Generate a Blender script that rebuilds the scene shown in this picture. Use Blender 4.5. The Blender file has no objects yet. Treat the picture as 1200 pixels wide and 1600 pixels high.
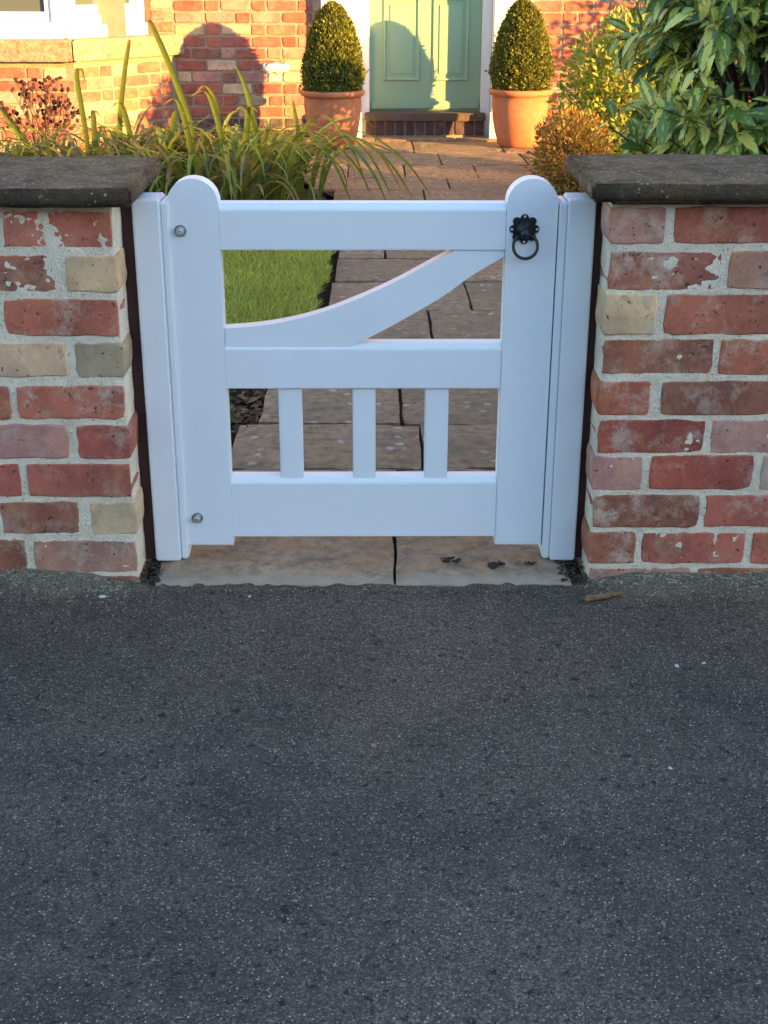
import bpy, bmesh, math, random
import numpy as np
from mathutils import Vector, Matrix, noise

random.seed(7)
RNG = np.random.default_rng(7)
S = bpy.context.scene
COL = S.collection
R = math.radians

# ------------------------------------------------------------------ camera
PITCH, YAW, ROLL = R(22.75), R(0.5), 0.002
fw = Vector((math.sin(YAW) * math.cos(PITCH), math.cos(YAW) * math.cos(PITCH), -math.sin(PITCH)))
rt = Vector((math.cos(YAW), -math.sin(YAW), 0))
up = rt.cross(fw)
rt2 = rt * math.cos(ROLL) + up * math.sin(ROLL)
up2 = rt2.cross(fw)
cam = bpy.data.cameras.new('camera')
cam.sensor_fit = 'VERTICAL'
cam.sensor_height = 36.0
cam.lens = 2100 / 1600 * 36.0
cam.clip_start = 0.05
cam.clip_end = 2000
cam_o = bpy.data.objects.new('camera', cam)
COL.objects.link(cam_o)
cam_o.matrix_world = Matrix(((rt2.x, up2.x, -fw.x, 0.0), (rt2.y, up2.y, -fw.y, -2.51), (rt2.z, up2.z, -fw.z, 1.205), (0, 0, 0, 1)))
S.camera = cam_o

# ------------------------------------------------------------------ sky, sun, exposure
SUN_AZ, SUN_EL = R(124.0), R(9.0)
world = bpy.data.worlds.new('World')
S.world = world
world.use_nodes = True
wn = world.node_tree
sky = wn.nodes.new('ShaderNodeTexSky')
sky.sky_type = 'NISHITA'
sky.sun_disc = False
sky.sun_elevation = SUN_EL
sky.sun_rotation = SUN_AZ
sky.dust_density = 0.35
sky.ozone_density = 2.0
wn.links.new(sky.outputs[0], wn.nodes['Background'].inputs[0])
wn.nodes['Background'].inputs[1].default_value = 0.15
sd = Vector((math.sin(SUN_AZ) * math.cos(SUN_EL), math.cos(SUN_AZ) * math.cos(SUN_EL), math.sin(SUN_EL)))
sun = bpy.data.lights.new('sun', 'SUN')
sun.energy = 4.2
sun.angle = R(0.55)
sun.color = (1.0, 0.55, 0.15)
sun_o = bpy.data.objects.new('sun', sun)
COL.objects.link(sun_o)
sun_o.rotation_euler = sd.to_track_quat('Z', 'Y').to_euler()
sun_o.location = (20, -15, 12)
S.view_settings.view_transform = 'Standard'
S.view_settings.look = 'None'
S.view_settings.gamma = 1
S.view_settings.exposure = 2.45
S.view_settings.use_curve_mapping = False
S.cycles.max_bounces = 5
S.cycles.diffuse_bounces = 3
S.cycles.glossy_bounces = 2
S.cycles.transmission_bounces = 3

# ------------------------------------------------------------------ node helpers
def new_mat(name):
    m = bpy.data.materials.new(name)
    m.use_nodes = True
    nt = m.node_tree
    return m, nt, nt.nodes['Principled BSDF']

class NT:
    def __init__(s, nt): s.nt = nt
    def n(s, t, **k):
        nd = s.nt.nodes.new(t)
        for a, v in k.items(): setattr(nd, a, v)
        return nd
    def l(s, a, b): s.nt.links.new(a, b)
    def coord(s, out='Object', scale=None, rnd=False):
        tc = s.n('ShaderNodeTexCoord')
        o = tc.outputs[out]
        if rnd:
            oi = s.n('ShaderNodeObjectInfo')
            ml = s.n('ShaderNodeMath', operation='MULTIPLY'); ml.inputs[1].default_value = 53.0
            s.l(oi.outputs['Random'], ml.inputs[0])
            cb = s.n('ShaderNodeCombineXYZ')
            for i in range(3): s.l(ml.outputs[0], cb.inputs[i])
            ad = s.n('ShaderNodeVectorMath', operation='ADD')
            s.l(o, ad.inputs[0]); s.l(cb.outputs[0], ad.inputs[1]); o = ad.outputs[0]
        if scale:
            mp = s.n('ShaderNodeMapping'); mp.inputs['Scale'].default_value = scale
            s.l(o, mp.inputs[0]); o = mp.outputs[0]
        return o
    def noise(s, vec, scale, detail=4, rough=0.55, dist=0.0, out='Fac'):
        nd = s.n('ShaderNodeTexNoise')
        nd.inputs['Scale'].default_value = scale; nd.inputs['Detail'].default_value = detail
        nd.inputs['Roughness'].default_value = rough; nd.inputs['Distortion'].default_value = dist
        s.l(vec, nd.inputs['Vector'])
        return nd.outputs[out]
    def vor(s, vec, scale, feature='F1', out='Distance', rand=1.0):
        nd = s.n('ShaderNodeTexVoronoi', feature=feature)
        nd.inputs['Scale'].default_value = scale; nd.inputs['Randomness'].default_value = rand
        s.l(vec, nd.inputs['Vector'])
        return nd.outputs[out]
    def ramp(s, fac, stops):
        nd = s.n('ShaderNodeValToRGB'); e = nd.color_ramp.elements
        while len(e) < len(stops): e.new(0.5)
        for el, (p, c) in zip(e, stops):
            el.position = p
            el.color = (c, c, c, 1) if isinstance(c, (int, float)) else (*c, 1)
        s.l(fac, nd.inputs[0])
        return nd.outputs[0]
    def mix(s, fac, a, b, blend='MIX'):
        nd = s.n('ShaderNodeMix', data_type='RGBA', blend_type=blend)
        for v, i in ((fac, 0), (a, 6), (b, 7)):
            if isinstance(v, (int, float)): nd.inputs[i].default_value = v
            elif isinstance(v, tuple): nd.inputs[i].default_value = (*v, 1)
            else: s.l(v, nd.inputs[i])
        return nd.outputs[2]
    def math(s, op, a, b=0.0, clamp=False):
        nd = s.n('ShaderNodeMath', operation=op, use_clamp=clamp)
        for i, v in enumerate((a, b)):
            if isinstance(v, (int, float)): nd.inputs[i].default_value = v
            else: s.l(v, nd.inputs[i])
        return nd.outputs[0]
    def bump(s, h, strength, dist, prev=None):
        nd = s.n('ShaderNodeBump'); nd.inputs['Strength'].default_value = strength; nd.inputs['Distance'].default_value = dist
        s.l(h, nd.inputs['Height'])
        if prev is not None: s.l(prev, nd.inputs['Normal'])
        return nd.outputs[0]

# ------------------------------------------------------------------ materials
def mat_brick(name, pit=1.0, sc=1.0):
    m, nt, bs = new_mat(name); N = NT(nt)
    co = N.coord('Object', rnd=True)
    oi = N.n('ShaderNodeObjectInfo')
    base = oi.outputs['Color']
    big = N.noise(co, 9 * sc, 5, 0.65, 0.1)
    med = N.noise(co, 34 * sc, 5, 0.65, 0.3)
    c = N.mix(N.ramp(big, [(0.40, 0), (0.62, 0.9)]), base, N.mix(1.0, base, (0.58, 0.56, 0.60), 'MULTIPLY'))
    c = N.mix(N.ramp(N.noise(co, 6 * sc, 3, 0.6), [(0.56, 0), (0.66, 0.7)]), c, N.mix(1.0, base, (1.25, 1.15, 1.0), 'MULTIPLY'))
    c = N.mix(N.ramp(N.noise(co, 13 * sc, 6, 0.7, 0.1), [(0.52, 0), (0.70, 0.4)]), c, (0.48, 0.26, 0.11))
    c = N.mix(N.math('MULTIPLY', N.ramp(med, [(0.3, 0.0), (0.75, 0.8)]), 0.5), c, N.mix(1.0, c, (1.35, 1.3, 1.25), 'MULTIPLY'))
    lime = N.math('MULTIPLY', N.ramp(N.noise(co, 15 * sc, 8, 0.75, 0.0), [(0.50, 0), (0.64, 1)]), oi.outputs['Alpha'])
    c = N.mix(N.math('MULTIPLY', lime, 0.75), c, (0.55, 0.42, 0.31))
    c = N.mix(N.ramp(N.noise(co, 18 * sc, 7, 0.75), [(0.28, 0.85), (0.40, 0)]), c, (0.12, 0.06, 0.05))
    fine = N.noise(co, 160 * sc, 4, 0.7)
    c = N.mix(N.ramp(fine, [(0.60, 0), (0.72, 0.35)]), c, (0.60, 0.50, 0.42))
    pits = N.ramp(N.noise(co, 90 * sc, 2, 0.5), [(0.27, 1), (0.33, 0)])
    c = N.mix(N.math('MULTIPLY', pits, 0.8 * pit), c, (0.05, 0.03, 0.025))
    N.l(c, bs.inputs['Base Color'])
    bs.inputs['Roughness'].default_value = 0.9
    h = N.math('SUBTRACT', N.math('ADD', N.math('MULTIPLY', med, 0.7), N.math('MULTIPLY', fine, 0.35)), pits)
    N.l(N.bump(h, 0.55, 0.004 / sc), bs.inputs['Normal'])
    return m

def mat_mortar(name, col, dark):
    m, nt, bs = new_mat(name); N = NT(nt)
    co = N.coord('Object')
    c = N.mix(N.ramp(N.noise(co, 12, 4, 0.6), [(0.35, 0), (0.7, 1)]), col, dark)
    g = N.noise(co, 240, 3, 0.7)
    c = N.mix(N.ramp(g, [(0.56, 0), (0.66, 0.8)]), c, (0.90, 0.80, 0.64))
    c = N.mix(N.ramp(N.noise(co, 170, 3, 0.6), [(0.30, 0.75), (0.38, 0)]), c, (0.16, 0.13, 0.10))
    N.l(c, bs.inputs['Base Color']); bs.inputs['Roughness'].default_value = 0.95
    N.l(N.bump(N.math('ADD', g, N.noise(co, 60, 4, 0.6)), 0.8, 0.004), bs.inputs['Normal'])
    return m

def mat_coping():
    m, nt, bs = new_mat('coping_stone'); N = NT(nt)
    co = N.coord('Object')
    c = N.mix(N.ramp(N.noise(co, 11, 6, 0.65, 0.4), [(0.32, 0), (0.68, 1)]), (0.056, 0.030, 0.013), (0.29, 0.162, 0.068))
    c = N.mix(N.ramp(N.noise(co, 30, 6, 0.7, 0.8), [(0.5, 0), (0.66, 0.75)]), c, (0.40, 0.24, 0.115))
    c = N.mix(N.ramp(N.noise(co, 46, 5, 0.7, 0.3), [(0.55, 0), (0.7, 0.7)]), c, (0.10, 0.075, 0.028))
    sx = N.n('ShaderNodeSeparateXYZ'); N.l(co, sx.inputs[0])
    front_dark = N.math('MULTIPLY', N.ramp(N.math('ADD', sx.outputs[1], N.math('MULTIPLY', N.noise(co, 28, 5, 0.7), 0.03)), [(0.018, 1), (0.034, 0)]), N.ramp(N.noise(co, 9, 4, 0.65), [(0.3, 0.9), (0.7, 0.45)]))
    c = N.mix(front_dark, c, (0.045, 0.030, 0.015))  # darker tint towards the front edge, broken up by noise
    f = N.noise(co, 190, 3, 0.7)
    c = N.mix(N.ramp(f, [(0.32, 0.7), (0.44, 0)]), c, (0.02, 0.018, 0.015))
    sp = N.ramp(N.vor(co, 75), [(0.16, 1), (0.25, 0)])
    gate = N.ramp(N.noise(co, 22, 3, 0.6), [(0.46, 0), (0.55, 1)])
    c = N.mix(N.math('MULTIPLY', N.math('MULTIPLY', sp, gate), 0.85), c, (0.56, 0.46, 0.34))
    N.l(c, bs.inputs['Base Color']); bs.inputs['Roughness'].default_value = 0.95
    N.l(N.bump(N.math('ADD', f, N.math('MULTIPLY', N.noise(co, 40, 6, 0.7), 2.0)), 1.0, 0.012), bs.inputs['Normal'])
    return m

def mat_tarmac():
    m, nt, bs = new_mat('tarmac'); N = NT(nt)
    co = N.coord('Object')
    big = N.noise(co, 1.7, 4, 0.6, 0.4)
    mid = N.noise(co, 11, 5, 0.65)
    base = N.mix(N.ramp(big, [(0.36, 0), (0.64, 1)]), (0.100, 0.076, 0.060), (0.180, 0.131, 0.094))
    base = N.mix(N.ramp(mid, [(0.42, 0), (0.72, 0.55)]), base, (0.200, 0.148, 0.108))
    wv = N.n('ShaderNodeVectorMath', operation='MULTIPLY_ADD'); wv.inputs[1].default_value = (0.005,) * 3
    N.l(N.noise(co, 190, 2, 0.6, out='Color'), wv.inputs[0]); N.l(co, wv.inputs[2]); wc = wv.outputs[0]
    def agg(scale):
        v = N.n('ShaderNodeTexVoronoi'); v.inputs['Scale'].default_value = scale; N.l(wc, v.inputs['Vector'])
        sp = N.n('ShaderNodeSeparateColor'); N.l(v.outputs['Color'], sp.inputs[0])
        return v.outputs['Distance'], sp.outputs[0], sp.outputs[1]
    d1, r1, t1 = agg(290)
    # every stone has its own tone; dark between them is bitumen plus painted micro-shadow
    tone = N.ramp(r1, [(0.0, 0.62), (0.55, 1.0), (0.82, 1.3), (1.0, 1.7)])
    c = N.mix(1.0, base, tone, 'MULTIPLY')
    c = N.mix(N.ramp(d1, [(0.40, 0.0), (0.70, 0.55)]), c, (0.022, 0.017, 0.014))
    pale = N.math('MULTIPLY', N.ramp(d1, [(0.22, 1), (0.40, 0)]), N.ramp(t1, [(0.86, 0), (0.875, 1)]))
    c = N.mix(N.math('MULTIPLY', pale, N.ramp(r1, [(0.0, 0.35), (1.0, 1.0)])), c, (0.78, 0.63, 0.49))
    d2, r2, t2 = agg(95)
    pale2 = N.math('MULTIPLY', N.ramp(d2, [(0.16, 1), (0.30, 0)]), N.ramp(t2, [(0.93, 0), (0.94, 1)]))
    c = N.mix(N.math('MULTIPLY', pale2, 0.45), c, (0.40, 0.31, 0.24))
    dk = N.ramp(N.noise(co, 62, 3, 0.7), [(0.32, 0.85), (0.41, 0)])
    c = N.mix(dk, c, (0.016, 0.013, 0.012))
    # grit and silt washed up along the wall foot (a stain with its own outline)
    sx = N.n('ShaderNodeSeparateXYZ'); N.l(co, sx.inputs[0])
    edge = N.math('ADD', N.math('MULTIPLY', sx.outputs[1], 9.0), N.math('MULTIPLY', N.noise(co, 5.5, 4, 0.6), 1.6))
    ax = N.ramp(N.math('ABSOLUTE', N.math('ADD', sx.outputs[0], 0.02)), [(0.40, 0.0), (0.56, 1.0)])
    silt = N.math('MULTIPLY', N.ramp(edge, [(0.0, 0.0), (0.62, 1.0)]), ax)
    siltc = N.mix(N.noise(co, 130, 4, 0.7), (0.10, 0.08, 0.052), (0.36, 0.28, 0.19))
    c = N.mix(N.math('MULTIPLY', silt, 0.85), c, siltc)
    N.l(c, bs.inputs['Base Color'])
    bs.inputs['Roughness'].default_value = 0.8
    bs.inputs['Specular IOR Level'].default_value = 0.22
    h = N.noise(co, 120, 3, 0.75)
    N.l(N.bump(h, 1.0, 0.012), bs.inputs['Normal'])
    return m

def mat_stone(name, a, b, lich=0.5, rust=0.0, sc=1.0, front=None):
    m, nt, bs = new_mat(name); N = NT(nt)
    co = N.coord('Object', rnd=True)
    st = N.coord('Object', scale=(1, 1.6, 1), rnd=True)
    oi = N.n('ShaderNodeObjectInfo')
    c = N.mix(N.ramp(N.noise(co, 5 * sc, 6, 0.65, 0.7), [(0.3, 0), (0.7, 1)]), a, b)
    c = N.mix(0.22, c, N.mix(oi.outputs['Random'], (0.20, 0.14, 0.085), (0.42, 0.28, 0.17)))
    c = N.mix(N.ramp(N.noise(co, 30, 6, 0.75), [(0.36, 0.75), (0.58, 0)]), c, (0.085, 0.06, 0.04))
    c = N.mix(N.ramp(N.noise(co, 2.6, 5, 0.7), [(0.45, 0), (0.7, 0.6)]), c, (0.16, 0.125, 0.085))
    sp = N.ramp(N.math('ADD', N.vor(co, 17), N.math('MULTIPLY', N.noise(co, 45, 5, 0.7), 0.75)), [(0.50, 1), (0.60, 0)])
    gate = N.ramp(N.noise(co, 3.0, 3, 0.6), [(0.38, 0), (0.54, 1)])
    c = N.mix(N.math('MULTIPLY', N.math('MULTIPLY', sp, gate), lich), c, (0.42, 0.39, 0.33))
    if rust:
        c = N.mix(N.math('MULTIPLY', N.ramp(N.noise(st, 6, 5, 0.65, 0.8), [(0.48, 0), (0.66, 1)]), rust), c, (0.40, 0.22, 0.10))
    if front:
        oc = N.coord('Object'); sx = N.n('ShaderNodeSeparateXYZ'); N.l(oc, sx.inputs[0])
        ed = N.math('ADD', N.math('MULTIPLY', sx.outputs[1], 9.0), N.math('MULTIPLY', N.noise(co, 9, 5, 0.65), 0.7))
        c = N.mix(N.ramp(ed, [(0.45, 0.85), (1.30, 0.0)]), c, N.mix(N.noise(co, 40, 5, 0.7), tuple(v * 0.72 for v in front), tuple(v * 1.25 for v in front)))
    f = N.noise(co, 120, 4, 0.7)
    c = N.mix(N.ramp(f, [(0.6, 0), (0.75, 0.4)]), c, (0.36, 0.32, 0.26))
    N.l(c, bs.inputs['Base Color']); bs.inputs['Roughness'].default_value = 0.85
    N.l(N.bump(N.math('ADD', N.math('MULTIPLY', f, 0.5), N.math('MULTIPLY', N.noise(co, 24, 6, 0.7), 1.6)), 0.7, 0.006), bs.inputs['Normal'])
    return m

def mat_simple(name, col, rough=0.5, metal=0.0, nscale=None, namp=0.1, bump=0.0, bscale=200, rnd=False, spec=None):
    m, nt, bs = new_mat(name); N = NT(nt)
    co = N.coord('Object', rnd=rnd)
    c = col
    if nscale:
        c = N.mix(N.noise(co, nscale, 5, 0.6), tuple(v * (1 - namp) for v in col), tuple(min(1, v * (1 + namp)) for v in col))
        N.l(c, bs.inputs['Base Color'])
    else:
        bs.inputs['Base Color'].default_value = (*col, 1)
    bs.inputs['Roughness'].default_value = rough; bs.inputs['Metallic'].default_value = metal
    if spec is not None: bs.inputs['Specular IOR Level'].default_value = spec
    if bump: N.l(N.bump(N.noise(co, bscale, 3, 0.6), bump, 0.002), bs.inputs['Normal'])
    return m

def mat_paint(name, col, rough=0.42, dirt=0.25):
    m, nt, bs = new_mat(name); N = NT(nt)
    co = N.coord('Object')
    gr = N.coord('Object', scale=(60, 60, 3))
    spk = N.ramp(N.noise(co, 190, 2, 0.5), [(0.22, 1), (0.27, 0)])
    c = N.mix(N.math('MULTIPLY', N.ramp(N.noise(co, 7, 5, 0.65), [(0.45, 0), (0.8, 1)]), dirt), col, tuple(v * 0.86 for v in col))
    c = N.mix(N.math('MULTIPLY', spk, dirt), c, (0.25, 0.22, 0.18))
    N.l(c, bs.inputs['Base Color']); bs.inputs['Roughness'].default_value = rough
    N.l(N.bump(N.math('ADD', N.noise(gr, 1.0, 3, 0.6), N.noise(co, 30, 3, 0.5)), 0.12, 0.0015), bs.inputs['Normal'])
    return m

def mat_leaf_attr(name, trans=0.35, rough=0.45, nscale=40):
    m, nt, bs = new_mat(name); N = NT(nt)
    at = N.n('ShaderNodeAttribute', attribute_name='Col')
    co = N.coord('Object')
    c = N.mix(N.ramp(N.noise(co, nscale, 3, 0.6), [(0.3, 0.0), (0.7, 1.0)]), N.mix(1.0, at.outputs['Color'], (0.72, 0.75, 0.7), 'MULTIPLY'), at.outputs['Color'])
    N.l(c, bs.inputs['Base Color']); bs.inputs['Roughness'].default_value = rough
    bs.inputs['Specular IOR Level'].default_value = 0.35
    tr = N.n('ShaderNodeBsdfTranslucent'); N.l(c, tr.inputs['Color'])
    mx = N.n('ShaderNodeMixShader'); mx.inputs[0].default_value = trans
    N.l(bs.outputs[0], mx.inputs[1]); N.l(tr.outputs[0], mx.inputs[2])
    N.l(mx.outputs[0], nt.nodes['Material Output'].inputs['Surface'])
    return m

def mat_variegated():
    m, nt, bs = new_mat('variegated_leaf'); N = NT(nt)
    uv = N.n('ShaderNodeUVMap', uv_map='UVMap')
    sx = N.n('ShaderNodeSeparateXYZ'); N.l(uv.outputs[0], sx.inputs[0])
    at = N.n('ShaderNodeAttribute', attribute_name='Col')   # r: amount of yellow, g: tone, b: pattern offset
    sc = N.n('ShaderNodeSeparateColor'); N.l(at.outputs['Color'], sc.inputs[0])
    cb = N.n('ShaderNodeCombineXYZ'); N.l(N.math('MULTIPLY', sx.outputs[0], 1.6), cb.inputs[0]); N.l(N.math('MULTIPLY', sx.outputs[1], 3.0), cb.inputs[1])
    N.l(N.math('MULTIPLY', sc.outputs[2], 60.0), cb.inputs[2])
    u = N.math('ABSOLUTE', N.math('SUBTRACT', N.math('MULTIPLY', sx.outputs[0], 2.0), 1.0))
    f = N.math('ADD', u, N.math('MULTIPLY', N.math('SUBTRACT', N.noise(cb.outputs[0], 2.2, 3, 0.6), 0.5), 1.5))
    f = N.math('SUBTRACT', N.math('ADD', sc.outputs[0], 0.0), f)
    yel = N.ramp(N.math('ADD', f, 0.5), [(0.44, 0), (0.52, 1)])
    green = N.mix(sc.outputs[1], (0.07, 0.14, 0.026), (0.20, 0.30, 0.055))
    lime = N.mix(sc.outputs[1], (0.52, 0.48, 0.05), (0.74, 0.66, 0.17))
    c = N.mix(yel, green, lime)
    mid = N.ramp(u, [(0.02, 0.55), (0.07, 0)])
    c = N.mix(mid, c, (0.30, 0.34, 0.12))
    N.l(c, bs.inputs['Base Color']); bs.inputs['Roughness'].default_value = 0.36
    tr = N.n('ShaderNodeBsdfTranslucent'); N.l(c, tr.inputs['Color'])
    mx = N.n('ShaderNodeMixShader'); mx.inputs[0].default_value = 0.22
    N.l(bs.outputs[0], mx.inputs[1]); N.l(tr.outputs[0], mx.inputs[2])
    N.l(mx.outputs[0], nt.nodes['Material Output'].inputs['Surface'])
    return m

def mat_terracotta():
    m, nt, bs = new_mat('terracotta'); N = NT(nt)
    co = N.coord('Object', rnd=True)
    c = N.mix(N.ramp(N.noise(co, 6, 5, 0.6, 0.6), [(0.35, 0), (0.7, 1)]), (0.46, 0.14, 0.05), (0.56, 0.20, 0.085))
    c = N.mix(N.ramp(N.noise(co, 16, 5, 0.7, 0.8), [(0.56, 0), (0.72, 0.45)]), c, (0.56, 0.33, 0.20))
    c = N.mix(N.ramp(N.noise(co, 60, 3, 0.6), [(0.3, 0.4), (0.42, 0)]), c, (0.25, 0.10, 0.05))
    N.l(c, bs.inputs['Base Color']); bs.inputs['Roughness'].default_value = 0.8
    N.l(N.bump(N.noise(co, 50, 4, 0.6), 0.4, 0.004), bs.inputs['Normal'])
    return m

def mat_soil():
    m, nt, bs = new_mat('soil'); N = NT(nt)
    co = N.coord('Object')
    c = N.mix(N.ramp(N.noise(co, 25, 5, 0.7), [(0.3, 0), (0.7, 1)]), (0.014, 0.010, 0.007), (0.06, 0.042, 0.026))
    N.l(c, bs.inputs['Base Color']); bs.inputs['Roughness'].default_value = 0.95
    N.l(N.bump(N.noise(co, 60, 5, 0.7), 1.0, 0.02), bs.inputs['Normal'])
    return m

M = {}
M['brick'] = mat_brick('old_brick')
M['hbrick'] = mat_brick('house_brick', 0.8, 0.8)
M['mortar'] = mat_mortar('lime_mortar', (0.86, 0.72, 0.53), (0.66, 0.53, 0.38))
M['hmortar'] = mat_mortar('house_mortar', (0.38, 0.27, 0.16), (0.26, 0.18, 0.10))
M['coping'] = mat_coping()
M['tarmac'] = mat_tarmac()
M['slab'] = mat_stone('path_stone', (0.235, 0.145, 0.075), (0.38, 0.245, 0.135), 0.85)
M['threshold'] = mat_stone('threshold_stone', (0.34, 0.235, 0.15), (0.48, 0.34, 0.22), 0.25, 0.75, 1.0, (0.38, 0.295, 0.215))
M['sill'] = mat_stone('sill_stone', (0.42, 0.33, 0.19), (0.52, 0.41, 0.24), 0.1)
M['white'] = mat_paint('white_paint', (0.80, 0.80, 0.80))
M['hwhite'] = mat_paint('white_joinery', (0.78, 0.77, 0.74), 0.5)
M['green'] = mat_paint('sage_green_paint', (0.28, 0.42, 0.27), 0.38, 0.15)
M['maroon'] = mat_simple('maroon_stain', (0.045, 0.010, 0.010), 0.6, nscale=20, namp=0.4)
M['steel'] = mat_simple('steel', (0.85, 0.85, 0.85), 0.45, 1.0)
M['washer'] = mat_simple('washer_steel', (0.30, 0.30, 0.31), 0.4, 1.0)
M['black_iron'] = mat_simple('black_iron', (0.012, 0.012, 0.014), 0.38, 0.0, bump=0.3)
M['glass'] = mat_simple('window_glass', (0.10, 0.12, 0.11), 0.05, 0.0, spec=0.8)
M['terracotta'] = mat_terracotta()
M['soil'] = mat_soil()
M['bark'] = mat_simple('bark', (0.07, 0.045, 0.03), 0.9, nscale=60, namp=0.5, bump=0.8, bscale=90)
M['dark_sill'] = mat_stone('weathered_step', (0.045, 0.032, 0.022), (0.11, 0.075, 0.05), 0.2)
M['grass_base'] = mat_simple('lawn_soil', (0.14, 0.17, 0.03), 0.95, nscale=30, namp=0.5)
M['blade'] = mat_leaf_attr('strap_leaf', 0.42, 0.42)
M['leaf'] = mat_leaf_attr('small_leaf', 0.35, 0.5)
M['grass'] = mat_leaf_attr('grass_blade', 0.35, 0.55)
M['varieg'] = mat_variegated()
M['litter'] = mat_leaf_attr('dead_leaf', 0.15, 0.8)
M['seed'] = mat_simple('seed_head', (0.055, 0.014, 0.012), 0.9, nscale=80, namp=0.5)
M['chip'] = mat_simple('pale_chip', (0.55, 0.54, 0.50), 0.8, nscale=120, namp=0.3)
M['moss'] = mat_simple('dark_moss', (0.040, 0.028, 0.018), 1.0, nscale=200, namp=0.5, bump=1.0)
M['roof'] = mat_simple('slate_roof', (0.08, 0.08, 0.09), 0.7, nscale=4, namp=0.3)
M['rbrick'] = mat_simple('far_brick', (0.30, 0.13, 0.09), 0.9, nscale=6, namp=0.3)
M['concrete'] = mat_simple('concrete', (0.28, 0.27, 0.25), 0.9, nscale=20, namp=0.3, bump=0.4)

# ------------------------------------------------------------------ object helpers
def tag(o, label=None, cat=None, group=None, kind=None):
    if label: o['label'] = label
    if cat: o['category'] = cat
    if group: o['group'] = group
    if kind: o['kind'] = kind
    return o

def link(name, me, parent=None, loc=None):
    o = bpy.data.objects.new(name, me)
    COL.objects.link(o)
    if parent is not None: o.parent = parent
    if loc is not None: o.location = loc
    return o

def empty(name, loc, label, cat, group=None):
    o = bpy.data.objects.new(name, None)
    COL.objects.link(o); o.location = loc; o.empty_display_size = 0.1
    return tag(o, label, cat, group)

def mesh_py(name, V, F, mat, smooth=False):
    me = bpy.data.meshes.new(name)
    me.from_pydata([tuple(v) for v in V], [], [tuple(f) for f in F])
    if mat: me.materials.append(mat)
    if smooth: me.polygons.foreach_set('use_smooth', [True] * len(me.polygons))
    me.update()
    return me

def bm_mesh(name, bm, mat, smooth=False):
    me = bpy.data.meshes.new(name)
    bmesh.ops.recalc_face_normals(bm, faces=bm.faces)
    bm.to_mesh(me); bm.free()
    if mat: me.materials.append(mat)
    if smooth: me.polygons.foreach_set('use_smooth', [True] * len(me.polygons))
    return me

def bm_box(bm, a, b, bev=0.0, seg=1):
    x0, y0, z0 = a; x1, y1, z1 = b
    r = bmesh.ops.create_cube(bm, size=1)
    vs = r['verts']
    for v in vs:
        v.co = Vector(((x0 + x1) / 2 + v.co.x * (x1 - x0), (y0 + y1) / 2 + v.co.y * (y1 - y0), (z0 + z1) / 2 + v.co.z * (z1 - z0)))
    if bev:
        es = list({e for v in vs for e in v.link_edges})
        bmesh.ops.bevel(bm, geom=es, offset=bev, segments=seg, affect='EDGES', clamp_overlap=True)

def box(name, a, b, mat, parent=None, bev=0.0, seg=1, org=None):
    """box between world-like corners a and b; parent's location is subtracted"""
    pl = parent.location if parent is not None and parent.parent is None else Vector((0, 0, 0))
    if parent is not None and parent.parent is not None: pl = parent.location + parent.parent.location
    bm = bmesh.new()
    c = Vector(((a[0] + b[0]) / 2, (a[1] + b[1]) / 2, (a[2] + b[2]) / 2))
    bm_box(bm, Vector(a) - c, Vector(b) - c, bev, seg)
    return link(name, bm_mesh(name, bm, mat), parent, c - pl)

def bm_prism(bm, pts, y0, y1, bev=0.0, seg=2):
    """outline pts in (x, z), extruded from y0 (front) to y1; only outline edges of both faces are bevelled"""
    a = [bm.verts.new((x, y0, z)) for x, z in pts]
    b = [bm.verts.new((x, y1, z)) for x, z in pts]
    f0 = bm.faces.new(a); f1 = bm.faces.new(b[::-1])
    n = len(pts)
    for i in range(n):
        bm.faces.new((a[i], b[i], b[(i + 1) % n], a[(i + 1) % n]))
    if bev:
        es = list(f0.edges) + list(f1.edges)
        bmesh.ops.bevel(bm, geom=es, offset=bev, segments=seg, affect='EDGES', clamp_overlap=True)

def bm_cyl(bm, c, r, depth, axis='Y', n=16, r2=None):
    rm = {'Y': Matrix.Rotation(R(90), 4, 'X'), 'Z': Matrix.Identity(4), 'X': Matrix.Rotation(R(90), 4, 'Y')}[axis]
    bmesh.ops.create_cone(bm, cap_ends=True, segments=n, radius1=r, radius2=r if r2 is None else r2, depth=depth, matrix=Matrix.Translation(c) @ rm)

def np_mesh(name, V, F, mat, uv=None, col=None, smooth=False):
    """V (n,3), F (m,k) numpy; uv and col are per vertex"""
    me = bpy.data.meshes.new(name)
    n, (m, k) = len(V), F.shape
    me.vertices.add(n); me.vertices.foreach_set('co', np.ascontiguousarray(V, dtype=np.float32).ravel())
    me.loops.add(m * k); me.loops.foreach_set('vertex_index', np.ascontiguousarray(F, dtype=np.int32).ravel())
    me.polygons.add(m); me.polygons.foreach_set('loop_start', np.arange(0, m * k, k, dtype=np.int32))
    if smooth: me.polygons.foreach_set('use_smooth', np.ones(m, dtype=bool))
    me.update(calc_edges=True)
    if uv is not None:
        ul = me.uv_layers.new(name='UVMap')
        ul.data.foreach_set('uv', np.ascontiguousarray(uv[F.ravel()], dtype=np.float32).ravel())
    if col is not None:
        at = me.color_attributes.new('Col', 'FLOAT_COLOR', 'POINT')
        c4 = np.ones((n, 4), dtype=np.float32); c4[:, :3] = col
        at.data.foreach_set('color', c4.ravel())
    if mat: me.materials.append(mat)
    me.validate()
    return me

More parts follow.
